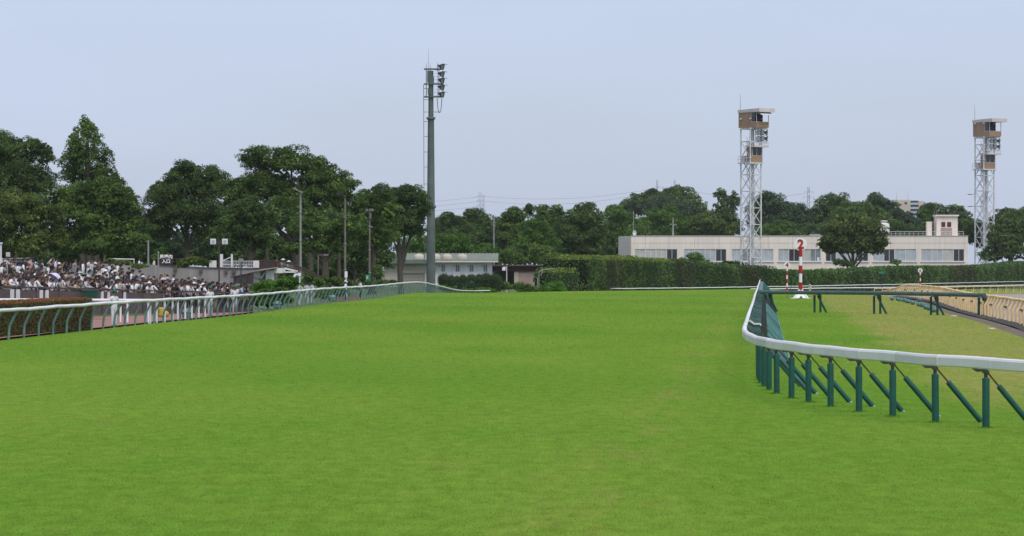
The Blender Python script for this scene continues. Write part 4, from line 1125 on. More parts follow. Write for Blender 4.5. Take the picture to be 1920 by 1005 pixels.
T('broadleaf_tree', 'dark open tree with a forked bare trunk in front of the tan shed', 752, 14.6, [(768,366,44,17),(788,392,24,32),(742,384,36,32),(760,420,44,28),(730,440,28,20),(780,432,22,22)], L_dark, 10, trunk_r=.42, split=.25, ratio=.26, inner=.2)
T('broadleaf_tree', 'shadowed tree filling the gap under the round dark tree', 300, 13.6, [(275,450,40,40),(330,465,50,30),(290,410,30,25),(370,460,45,35)], L_blue, 11)
T('broadleaf_tree', 'shadowed understorey tree behind the entrance sign', 250, 15.0, [(215,470,50,22),(260,478,40,18),(160,475,50,22)], L_dark, 12)
T('broadleaf_tree', 'shadowed tree behind the tall left light pole', 540, 13.4, [(520,470,60,30),(580,480,50,28),(470,480,50,20)], L_dark, 13)
T('broadleaf_tree', 'deep green tree behind the middle light pole', 665, 13.2, [(650,480,55,32),(705,485,40,30),(620,500,40,20),(690,450,40,25)], L_dark, 14)
for i, (px, lab) in enumerate(((500, 'slim bare trunk between the bridge and the left light pole'), (548, 'thick shaded trunk just left of the left light pole'), (583, 'shaded trunk just left of the street lamp'), (632, 'stout grey trunk left of the middle light pole'), (612, 'thin trunk right of the street lamp'))):
    s = 16.2; t = thing('tree', lab, 'tree', G((px - CX) / s, F / s + 4 * (i % 2)), group='shaded trunks at the edge of the wood')
    rng = np.random.default_rng(50 + i); trunk_mesh(8.5, .3 + .07 * (i % 3), [(1.2, 0, 7.5), (-1.1, .5, 7.2)], rng, .5).build('trunk', M_bark, t)
    cs, rs = blob_clumps([((0, 0, 8.2), (2.4, 2.2, 1.4))], rng, .35); link('crown', np_mesh('crown', leaf_cloud(cs, rs, .8, .42, rng), 4, L_dark), t)

for i, (px, w_, y, lab) in enumerate(((20, 60, 470, 'dark undergrowth below the trees at the far left'), (120, 60, 472, 'dark undergrowth under the pointed conifer'), (215, 60, 474, 'dark undergrowth left of the grey green pole'),
        (320, 60, 472, 'dark undergrowth behind the entrance sign'), (420, 60, 474, 'dark undergrowth behind the two pale panels'), (520, 60, 488, 'dark undergrowth behind the ramp fence'), (620, 60, 500, 'dark undergrowth behind the street lamp'), (692, 22, 512, 'dark undergrowth behind the brown light pole'))):
    T('undergrowth', lab, px, 13.0, [(px - w_*.5, y, w_*.62, 30), (px + w_*.5, y + 4, w_*.62, 28), (px, y + 14, w_, 26)], L_dark, 500 + i, trunk=False, cat='undergrowth', L=.34)
# ---- middle belt
T('broadleaf_tree', 'bright low spreading tree right behind the white shed', 840, 11.2, [(850,460,44,22),(785,468,44,24),(905,476,32,18),(800,485,50,15),(880,485,40,15)], L_lite, 20)
MIDT = [
 ('dark bushy tree right of the lighting mast under the power lines', 852, 9.6, [(850,432,34,30),(838,408,16,10),(870,455,40,30)], L_dark),
 ('dark tree below the distant pylon behind the shed', 897, 9.5, [(895,420,34,28),(905,450,40,35),(880,400,14,8)], L_dark),
 ('tree with a thin top beside the concrete utility pole', 955, 9.4, [(965,405,28,16),(950,430,38,32),(992,395,12,13),(960,465,45,30)], L_mid),
 ('open crowned tree with sky showing through its thin top', 1028, 9.4, [(1018,400,20,18),(1042,400,18,16),(1030,430,32,24),(1035,465,40,30)], L_mid),
 ('pale green tree in the middle of the belt', 1000, 10.0, [(1002,445,34,32),(985,470,35,25),(1025,475,35,25)], L_lite),
 ('broad very dark tree with a wispy top left of the beige building', 1105, 9.8, [(1092,430,50,46),(1098,400,32,20),(1068,445,40,45),(1106,455,36,38),(1082,480,44,25)], L_dark),
 ('light green tree between the dark wispy tree and the beige roof', 1165, 7.6, [(1170,425,34,28),(1150,400,22,16),(1185,445,34,20)], L_lite),
 ('low dark green bush tree behind the maroon garage', 975, 10.6, [(965,485,40,16),(1010,480,35,20),(930,488,30,14)], L_mid),
]
for i, (lab, cx, s, b, m) in enumerate(MIDT): T('broadleaf_tree', lab, cx, s, b, m, 100 + i, grow=1.15)
rng = np.random.default_rng(5)      # the wispy sprays on top of the broad dark tree
# ---- behind the beige building
BACKT = [
 ('bright green tree behind the roof aerial, below the wooded mound', 1240, 7.3, [(1245,410,40,24),(1215,425,30,22),(1275,425,30,22),(1240,440,50,15)], L_lite),
 ('dull green tree behind the satellite dish', 1190, 7.4, [(1185,428,32,22),(1205,440,30,15)], L_mid),
 ('olive tree behind the roof just left of the near lattice tower', 1330, 7.3, [(1328,422,40,24),(1300,432,26,18),(1355,432,28,18)], L_olive),
 ('tall thin topped dark tree left of the near lattice tower', 1362, 7.0, [(1352,368,14,15),(1375,375,14,18),(1360,395,28,26),(1368,425,30,25)], L_dark),
 ('dark domed tree right behind the near lattice tower', 1445, 6.8, [(1440,385,38,24),(1470,400,34,20),(1420,405,25,30),(1450,425,50,25)], L_blue),
 ('bright low tree seen over the roof right of the near lattice tower', 1450, 7.4, [(1455,434,30,14),(1430,436,20,12)], L_lite),
 ('bluish tree under the right pylon', 1500, 6.6, [(1495,405,34,22),(1515,425,40,20),(1480,420,30,22)], L_blue),
 ('dark domed tree left above the round tree', 1565, 6.6, [(1562,385,36,22),(1545,405,38,22),(1585,402,36,22),(1560,425,45,20)], L_dark),
 ('broad mid green tree directly above the round tree', 1610, 6.8, [(1605,395,36,18),(1590,415,40,25),(1640,412,36,24)], L_mid),
 ('bluish green tree just left of the distant apartment block', 1645, 6.5, [(1642,385,38,20),(1665,400,30,22),(1625,395,24,16)], L_blue),
 ('tree in front of the distant apartment block behind the water tank', 1690, 6.6, [(1688,408,26,16),(1700,425,34,18),(1672,425,24,20)], L_blue),
 ('column shaped light green tree left of the rooftop stair house', 1738, 7.4, [(1737,405,8,14),(1738,425,10,18)], L_lite),
 ('dark tree right of the apartment block, above the stair house', 1760, 6.7, [(1750,398,34,17),(1790,405,34,17),(1735,405,18,18),(1770,425,50,18)], L_dark),
 ('low dark tree between the stair house and the right lattice tower', 1812, 6.9, [(1808,418,25,18),(1815,440,24,22)], L_dark),
 ('dark tree in the distance right of the right lattice tower', 1893, 6.6, [(1890,405,28,16),(1920,412,30,16),(1870,415,20,14)], L_dark),
 ('small bluish tree between the water tank and the apartment block', 1722, 7.0, [(1722,425,16,16)], L_blue),
]
for i, (lab, cx, s, b, m) in enumerate(BACKT): T('broadleaf_tree', lab, cx, s, b, m, 200 + i, ybase=515)
for i, (px, lab) in enumerate(((1215, 'low dark growth behind the left end of the beige roof'), (1310, 'low dark growth behind the beige roof left of the near lattice tower'), (1500, 'low dark growth behind the beige roof under the right pylon'), (1600, 'low dark growth behind the round tree'), (1700, 'low dark growth behind the water tank'), (1860, 'low dark growth behind the right lattice tower'))):
    T('undergrowth', lab, px, 7.2, [(px - 28, 436, 36, 20), (px + 28, 438, 36, 18), (px, 450, 60, 22)], L_dark, 600 + i, trunk=False, cat='undergrowth', ybase=515)
for i, (px, y, lab) in enumerate(((845, 425, 'far tree row behind the bright tree and the lighting mast'), (915, 428, 'far tree row under the left pylon'), (985, 425, 'far tree row behind the utility pole'), (1060, 425, 'far tree row behind the open crowned tree'), (1140, 425, 'far tree row behind the broad dark wispy tree'))):
    T('broadleaf_tree', lab, px, 7.4 if px > 1100 else 8.0, [(px - 22, y, 26, 22), (px + 22, y + 3, 26, 22), (px, y + 25, 48, 30), (px, y + 50, 50, 25)], L_dark if i % 2 else L_mid, 620 + i)
# round tree in front of the building, and the big one at the right edge
T('round_tree', 'round bushy olive green tree with a forked trunk in front of the beige building', 1600, 9.0,
  [(1600,425,46,28),(1570,440,38,30),(1632,442,38,32),(1600,456,58,27),(1558,464,26,16),(1642,467,22,15),(1546,456,14,10),(1654,456,14,10)], L_olive, 30, trunk_r=.42, split=.35, ratio=.22, L=.40, dens=1.2)
T('broadleaf_tree', 'big dark green tree at the right edge in front of the right lattice tower', 1895, 7.5, [(1900,430,44,30),(1875,450,34,28),(1925,425,40,36),(1905,465,55,26),(1862,478,28,16)], L_mid, 31, L=.5)
# ---- distant wooded mound
def mound():
    s = 4.9; X0 = (1240 - CX) / s; Y0 = F / s
    mb = MB(); n = 28; prof = [(0, 1.0), (.35, .93), (.6, .75), (.8, .48), (.95, .18), (1.05, -.05)]
    vs = []
    for r, z in prof:
        for k in range(n): a = 2*PI*k/n; vs.append((r*30*math.cos(a), r*20*math.sin(a), z * 24))
    fs = [(i*n+k, i*n+(k+1)%n, (i+1)*n+(k+1)%n, (i+1)*n+k) for i in range(len(prof)-1) for k in range(n)]
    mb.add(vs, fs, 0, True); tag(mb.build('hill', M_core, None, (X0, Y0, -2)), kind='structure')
    for i, (lab, b, m) in enumerate([
        ('hazy tree on the left flank of the wooded mound', [(1190,390,38,22),(1168,404,24,18)], L_mid), ('hazy rounded tree upper left on the wooded mound', [(1220,376,42,20)], L_mid),
        ('hazy rounded tree at the top right of the wooded mound', [(1272,372,44,24)], L_mid), ('hazy tree on the right flank of the wooded mound', [(1300,392,32,26),(1318,408,18,18)], L_mid),
        ('shaded tree in the middle of the wooded mound', [(1240,392,50,24)], L_blue), ('shaded tree low on the right of the wooded mound', [(1275,402,44,24)], L_blue),
        ('small dark tree at the left of the mound top', [(1224,359,11,6),(1216,362,6,4)], L_dark), ('small dark tree at the middle of the mound top', [(1250,359,9,6)], L_dark)]):
        T('mound_tree', lab, b[0][0], s + .02 * i, b, m, 300 + i, ybase=b[0][1] + 40, L=.62, ratio=.2, cover=2.6, group='trees covering the distant mound', dens=1.1)
mound()

# ------------------------------------------------------------------ hedges and shrubs
def hedge(name, label, path, h, w_, m, L=.3, seed=0, ragged=.12, sections=None, cat='hedge', dens=1.5, tops=None):
    """clipped hedge along (X, Y) points: a dark core with leaves over its faces; h may vary along the path (list)"""
    rng = np.random.default_rng(seed); P = spline(path, max(1.0, L * 2.5)) if len(path) > 1 else None
    n = len(P); hs = [interp([(i * (n-1) / (len(h)-1), v) for i, v in enumerate(h)], k) for k in range(n)] if hasattr(h, '__len__') else [h] * n
    base = G(P[0].x, P[0].y); root = thing(name, label, cat, base)
    line = [G(p.x, p.y) - base for p in P]
    mb = MB(); vs = []
    for i, p in enumerate(line):
        d = direction(line, i); l = Vector((-d.y, d.x, 0)); q = w_ / 2 - L * .35; H = hs[i] - L * .4
        vs += [p + l*q + Vector((0,0,-.3)), p + l*q*.97 + Vector((0,0,H*.95)), p + l*q*.7 + Vector((0,0,H)), p - l*q*.7 + Vector((0,0,H)), p - l*q*.97 + Vector((0,0,H*.95)), p - l*q + Vector((0,0,-.3))]
    fs = [(i*6+k, i*6+k+1, (i+1)*6+k+1, (i+1)*6+k) for i in range(n-1) for k in range(5)] + [tuple(range(6)), tuple(range((n-1)*6, n*6))[::-1]]
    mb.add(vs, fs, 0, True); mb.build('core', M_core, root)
    out = {}
    A = np.array([list(p) for p in line]); D = np.array([list(direction(line, i)) for i in range(n)]); LT = np.stack([-D[:,1], D[:,0], 0*D[:,0]], 1); HS = np.array(hs)
    seglen = np.linalg.norm(A[1:] - A[:-1], axis=1); tot = seglen.sum()
    def emit(num, face):
        i = rng.choice(n - 1, num, p=seglen / tot); f = rng.random(num)[:, None]
        c = A[i] * (1-f) + A[i+1] * f; l = LT[i]; H = HS[i] * (1-f[:,0]) + HS[i+1] * f[:,0]
        if face == 0: c = c + l * rng.uniform(-w_/2, w_/2, num)[:, None]; c[:,2] += H + rng.random(num)**2.5 * ragged * 3 - L*.15; nr = np.tile([0,0,1.], (num,1))
        elif face in (1, 2):
            sg = 1 if face == 1 else -1
            wob = ragged * np.sin(i * .9 + c[:,2]) ; c = c + l * (sg * (w_/2 + rng.normal(size=num) * ragged * .6 + wob * .4))[:, None]; c[:,2] += rng.random(num) * H; nr = l * sg
        else:
            e = 0 if face == 3 else n - 1; sg = -1 if face == 3 else 1
            c = A[e] + LT[e] * rng.uniform(-w_/2, w_/2, num)[:, None] + D[e] * sg * (rng.random(num) * ragged)[:, None]; c[:,2] += rng.random(num) * HS[e]; nr = np.tile(D[e] * sg, (num, 1))
        nr = nr * .8 + rng.normal(size=(num,3)) * .5; nr /= np.linalg.norm(nr, axis=1)[:,None]
        t = np.cross(nr, rng.normal(size=(num,3))); t /= np.linalg.norm(t, axis=1)[:,None]; b = np.cross(nr, t); s_ = L * (.6 + .7 * rng.random(num))[:,None]
        q = np.stack([c - t*s_*.5, c - b*s_*.34, c + t*s_*.5, c + b*s_*.34 + nr*s_*.1], 1)
        return q, i
    hm = HS.mean(); a1 = dens / (.5 * L * L)
    Q = [emit(int(tot * w_ * a1 * 1.3), 0)] + [emit(int(tot * hm * a1), k) for k in (1, 2)] + [emit(int(w_ * hm * a1), k) for k in (3, 4)]
    mats_ = m if isinstance(m, list) else [m]; sec = []
    V = np.concatenate([q.reshape(-1, 3) for q, _ in Q]); I = np.concatenate([i for _, i in Q])
    me = np_mesh('foliage', V, 4, mats_)
    if len(mats_) > 1:
        frac = I / n; mi = np.zeros(len(I), np.int32)
        for a, b_, j in sections or []: mi[(frac >= a) & (frac < b_)] = j
        nt_ = len(Q[0][1])
        if tops: mi[:nt_] = np.where(frac[:nt_] < tops[0], tops[1], mi[:nt_])
        me.polygons.foreach_set('material_index', mi)
    link('foliage', me, root)
    return root

def off_path(tab, d): return [(x + d, y + d * .6) for x, y in tab]
hp = [(9.5, 536), (13, 546), (27, 573), (46, 608)]
hedge('tall_hedge', 'tall clipped dark hedge with patchy reddish and light sections in front of the beige building', [(9.6, 531), (16, 553), (30, 584), (46, 615)], [5.9, 5.8, 5.6, 5.4, 4.5, 4.2], 5.0, [L_hedge, L_hedgebr, L_mid, L_fresh], L=.34, seed=1, ragged=.24, tops=(.5, 3),
      sections=[(0, .10, 2), (.10, .22, 1), (.22, .33, 2), (.33, .5, 0), (.5, .58, 1), (.58, .8, 0), (.8, .9, 1), (.9, 1.01, 0)])
hedge('tall_hedge', 'bright green clipped hedge section behind the 4 marker', [(46.5, 619), (58, 648)], [3.9, 3.7], 4.0, L_lite, L=.38, seed=2, ragged=.15)
hedge('tall_hedge', 'long dark clipped hedge running right from behind the 2 marker to the right edge', [(58.5, 652), (84, 711), (128, 846), (146, 895)], [3.5, 4.2, 4.3, 4.3, 4.6, 5.4, 5.4, 5.4], 4.5, [L_hedge, L_hedgebr], L=.42, seed=3, ragged=.25, sections=[(0, .35, 0), (.35, .45, 1), (.45, 1.01, 0)])
# stepped dark hedge blocks at its left end
hedge('clipped_hedge', 'upper dark hedge block with ragged yellow green top, left end of the tall hedge', [(6.0, 537), (10, 541)], 5.6, 3.5, [L_hedge, L_fresh], L=.3, seed=4, ragged=.34, tops=(9, 1))
hedge('clipped_hedge', 'lower dark hedge block beside the white frame', [(4.6, 520), (9.2, 527)], 3.9, 3.0, [L_hedge, L_fresh], L=.3, seed=5, ragged=.26, tops=(9, 1))
def shrub(name, label, cx, s, blobs, m, seed, L=.22, ratio=.34, dens=1.3, ybase=None, group=None, cat='shrub'):
    return tree(name, label, cx, s, blobs, m, seed, L=L, ratio=ratio, dens=dens, trunk=False, cat=cat, inner=.15, group=group, ybase=ybase)
shrub('mown_bank', 'smooth bright green rounded bush in front of the hedge blocks', 1030, 12.6, [(1045,540,20,12),(1015,545,30,9),(1035,542,22,11),(985,549,22,6)], L_bright, 40, L=.2, ybase=556)
# left red and green hedge
hedge('photinia_hedge', 'red tipped clipped hedge right behind the white rail at the left edge', [(-24.6, 128), (-23.0, 140), (-20.7, 163.2)], 1.42, 1.5, [L_redhedge, L_redtop], L=.085, seed=6, ragged=.035, dens=1.25, tops=(9, 1))
# topiary by the shed
TOP = [(832, 525, 12, 13), (846, 527, 9, 12), (857, 527, 8, 11), (868, 526, 9, 12), (884, 525, 13, 11), (899, 525, 9, 12), (912, 524, 12, 13), (929, 526, 13, 14)]
names = ['leftmost', 'second from left', 'third from left', 'fourth from left', 'fifth from left, the broadest', 'sixth from left', 'seventh from left', 'rightmost']
for i, (x, y, rx, ry) in enumerate(TOP):
    s_ = 12.7 + .1 * (i % 2); rng = np.random.default_rng(60 + i); bs = G((x - CX) / s_, F / s_); bs.z = CAMZ - (546 - HY) / s_
    t = thing('topiary_bush', f'dark clipped ball bush by the white shed, {names[i]}', 'shrub', bs, group='clipped ball bushes in front of the shed')
    zc = CAMZ - (y - HY) / s_ - bs.z; r1, r2 = rx * 1.04 / s_, ry * 1.04 / s_
    V = np.concatenate([leaf_cloud([np.array([0, 0, zc])], [r1], 2.2, .13, rng, squash=r2 / r1, low=-2), leaf_cloud([np.array([0, 0, zc - r2 * .75])], [r1 * .88], 1.6, .13, rng, squash=1.2, low=-2)])
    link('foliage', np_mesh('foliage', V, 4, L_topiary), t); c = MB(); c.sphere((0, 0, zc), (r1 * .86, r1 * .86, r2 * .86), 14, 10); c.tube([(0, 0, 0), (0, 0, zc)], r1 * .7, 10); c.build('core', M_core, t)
SHR = [
 ('low yellow green shrub at the foot of the lighting mast', 850, 13.0, [(850,543,22,6),(835,541,16,6),(870,545,18,5)], L_lite),
 ('low bright shrub strip where the left rail dips away', 900, 12.9, [(895,546,26,5),(915,545,18,5)], L_bright),
 ('grey green spiky shrub in front of the ball bushes', 885, 13.1, [(884,535,12,8),(862,536,8,7)], L_blue),
 ('dark low shrub right of the ball bushes', 950, 12.7, [(945,538,20,9),(970,538,20,8),(990,540,16,7)], L_mid),
 ('low hedge of bright green round bushes right of the crowd', 520, 24.0, [(500,535,26,10),(535,532,24,12),(555,528,18,10),(480,540,16,8),(560,540,24,10)], L_bright),
 ('pale green clipped shrub row right behind the white rail beyond the crowd', 515, 26.0, [(498,552,22,9),(525,549,22,9),(480,556,16,8),(495,566,34,14),(525,562,28,14),(465,566,18,12)], L_lite),
 ('dull brownish shrub under the footbridge', 535, 20.5, [(535,518,20,12),(550,512,14,10)], L_olive),
 ('feathery green shrub right of the security camera post', 580, 20.0, [(580,518,14,12),(592,526,14,10),(572,530,12,8)], L_mid),
 ('round bright shrub below the street lamp', 597, 20.6, [(597,530,12,10)], L_bright),
 ('pale small shrub just right of the security camera post', 577, 21.6, [(577,540,10,6)], L_lite),
 ('long dull hedge below the middle light pole', 635, 19.5, [(620,530,24,11),(648,534,24,9),(605,526,14,9),(670,537,18,7)], L_olive),
 ('dark clipped hedge between the light poles and the tan shed', 710, 17.0, [(690,532,24,5),(715,531,24,5),(735,531,16,5)], L_hedge),
 ('dark round bush behind the brown pole', 708, 15.5, [(708,512,14,16)], L_dark),
 ('yellowish shrub bank behind the entrance sign', 385, 22.2, [(350,492,24,9),(375,492,22,9),(340,498,16,6)], L_olive),
 ('sloping weedy bank behind the left part of the crowd', 205, 22.6, [(230,494,24,5),(262,500,20,5),(205,489,14,4)], L_olive),
 ('yellow green weeds below the white parapet', 487, 21.0, [(485,526,14,5),(497,530,12,4)], L_lite),
 ('dark shrub behind the rail below the round bright shrub', 640, 20.6, [(585,552,22,12),(615,552,24,12),(640,549,22,10)], L_hedge),
 ('small light green shrub beside the grey pole behind the crowd', 305, 19.0, [(303,475,14,12),(292,482,10,7)], L_lite),
 ('dark green bush in front of the beige building left of the near lattice tower', 1300, 10.3, [(1300,482,18,8),(1310,492,26,10),(1280,494,20,9)], L_hedge),
 ('dark scrubby bush at the foot of the near lattice tower', 1380, 10.1, [(1375,498,26,7),(1360,495,12,6),(1400,500,14,6)], L_hedgebr),
 ('dark bush at the foot of the building right of the round tree', 1680, 9.2, [(1680,492,14,6)], L_hedge),
 ('dark bush under the round tree', 1572, 9.1, [(1572,492,14,7),(1590,496,20,6)], L_hedge),
]
for i, (lab, cx, s, b, m) in enumerate(SHR):
    shrub('shrub', lab, cx, s, b, m, 400 + i, L=max(.16, 3.0 / s), ybase=max(q[1] + q[3] for q in b) + 6)

# ------------------------------------------------------------------ far structures
def lattice_mast(name, label, cx, s, y0, y1, wbase, arms, cat='pylon'):
    X0 = (cx - CX) / s; base = Vector((X0, F / s, CAMZ - (y1 - HY) / s)); root = thing(name, label, cat, base)
    h = (y1 - y0) / s; mb = MB(); wb = wbase / s / 2; wt = wb * .35
    r = max(.1, .28 / s * 1.0)
    c = [(-1,-1),(1,-1),(1,1),(-1,1)]
    f = lambda t: wb + (wt - wb) * min(1, t * 1.25)
    n = 8
    for k in range(n):
        a, b = k / n, (k+1) / n
        for i in range(4):
            p, q = c[i], c[(i+1) % 4]
            mb.bar((p[0]*f(a), p[1]*f(a), a*h), (p[0]*f(b), p[1]*f(b), b*h), r*1.6, r*1.6)
            mb.bar((p[0]*f(a), p[1]*f(a), a*h), (q[0]*f(b), q[1]*f(b), b*h), r, r); mb.bar((q[0]*f(a), q[1]*f(a), a*h), (p[0]*f(b), p[1]*f(b), b*h), r, r)
    mb.build('lattice', M_pylon, root)
    for ya, hw in arms:
        z = (y1 - ya) / s; a = MB(); a.bar((-hw/s, 0, z), (hw/s, 0, z), r*1.8, r*1.8); a.bar((-hw/s, 0, z), (0, 0, z + hw/s*.35), r, r); a.bar((hw/s, 0, z), (0, 0, z + hw/s*.35), r, r)
        for sx in (-1, 1): a.bar((sx*hw/s, 0, z), (sx*hw/s, 0, z - hw/s*.35), r*1.5, r*1.5)
        a.build('cross_arm', M_pylon, root)
    return root
lattice_mast('pylon', 'distant lattice pylon above the trees right of the lighting mast', 900, 2.6, 359, 470, 10, [(368, 7), (377, 7), (386, 7)])
lattice_mast('pylon', 'distant lattice pylon just right of the first one, slightly shorter', 906.5, 2.6, 365, 470, 8, [])
lattice_mast('pylon', 'distant pylon above the trees between the near lattice tower and the round tree', 1516, 2.6, 350, 460, 10, [(360, 9), (370, 10), (379, 9)])
lattice_mast('pylon', 'left of two small pylon tips on top of the wooded mound', 1232, 3.0, 337, 440, 7, [(350, 3)])
lattice_mast('pylon', 'right of two small pylon tips on top of the wooded mound', 1265, 3.0, 337, 440, 7, [(350, 3)])
def wire(label, a, b, s, sag):
    A, B = W(*a, s), W(*b, s); mb = MB()
    pts = [A + (B - A) * (k / 16) - Vector((0, 0, sag / s * 4 * (k/16) * (1 - k/16))) for k in range(17)]
    mb.tube(pts, .07, 4); tag(mb.build('power_line', M_wire), label, 'power line', 'power lines between distant pylons')
for i, (y0, y1) in enumerate(((378, 369), (386, 378), (395, 387), (409, 398), (418, 402))):
    wire(f'thin power line running left from the first pylon, {["top","second","third","fourth","lowest"][i]} of five', (700, y0 + 2), (896, y1), 2.6, 4)
wire('thin sagging power line running right from the first pylon towards the mound', (908, 368), (1232, 352), 2.75, -2 + 14)
wire('second thin power line running right from the first pylon, below the other', (908, 377), (1232, 358), 2.75, 14)
wire('thin power line falling right from the mound pylons towards the near lattice tower', (1265, 352), (1516, 362), 2.75, 12)
for i in range(2): wire(f'cross wire between the two mound pylon tips, {["upper","lower"][i]}', (1232, 350 + 2*i), (1265, 350 + 2*i), 3.0, 1)

def apartment():
    s = 2.9; b = W(1703, 470, s); root = thing('apartment_block', 'distant cream apartment block with blue grey balconies above the trees', 'building', b)
    X = lambda px: (px - 1703) / s
    Z = lambda py: (470 - py) / s
    m = MB(); m.bbox((X(1676), 0, 0), (X(1707), 14, Z(376))); m.bbox((X(1723), 0, 0), (X(1733), 14, Z(377))); m.bbox((X(1707), 2, 0), (X(1723), 14, Z(376.5)))
    m.bbox((X(1676), 1, Z(376) - .01), (X(1706), 12, Z(374.5))); m.build('wall', M_apart, root)
    for k in range(9):
        y = 380 + k * 8; f = MB(); f.bbox((X(1707), .3, Z(y + 3)), (X(1723), .5, Z(y))); f.bbox((X(1707), .3, Z(y + 3) - .3), (X(1723), 2, Z(y + 3))); f.build('balcony', M_glasspale, root)
        f = MB(); f.bbox((X(1708), 1.9, Z(y)), (X(1722), 1.98, Z(y - 4))); f.build('window', M_glassdark, root)
    f = MB(); f.bbox((X(1696), -.05, Z(383)), (X(1701), .1, Z(379))); f.build('window', M_glassdark, root)
    for px in (1683, 1704): f = MB(); f.tube([(X(px), 5, Z(376)), (X(px), 5, Z(361))], .12, 5); f.build('aerial', M_pylon, root)
apartment()
def far_house(label, px, py, w_, h, s):
    b = W(px, py, s); t = thing('house', label, 'building', b); m = MB(); m.bbox((-w_/s/2, 0, -8), (w_/s/2, 8, h/s)); m.build('wall', M_conwhite, t)
    m = MB(); q = w_/s/2 + .3; m.add([(-q,-.4,h/s),(q,-.4,h/s),(q,8.4,h/s),(-q,8.4,h/s),(-q*.8,4,h/s+1.3),(q*.8,4,h/s+1.3)], [(0,1,5,4),(1,2,5),(2,3,4,5),(3,0,4)]); m.build('roof', M_pylon, t)
    m = MB(); m.bbox((-.8, -.05, h/s*.3), (.8, .05, h/s*.75)); m.build('window', M_glassdark, t)
far_house('distant white house half hidden behind the trees right of the near lattice tower', 1476, 415, 12, 4, 5.0)
far_house('distant white wall behind the mast under the power lines', 828, 414, 26, 4, 5.0)
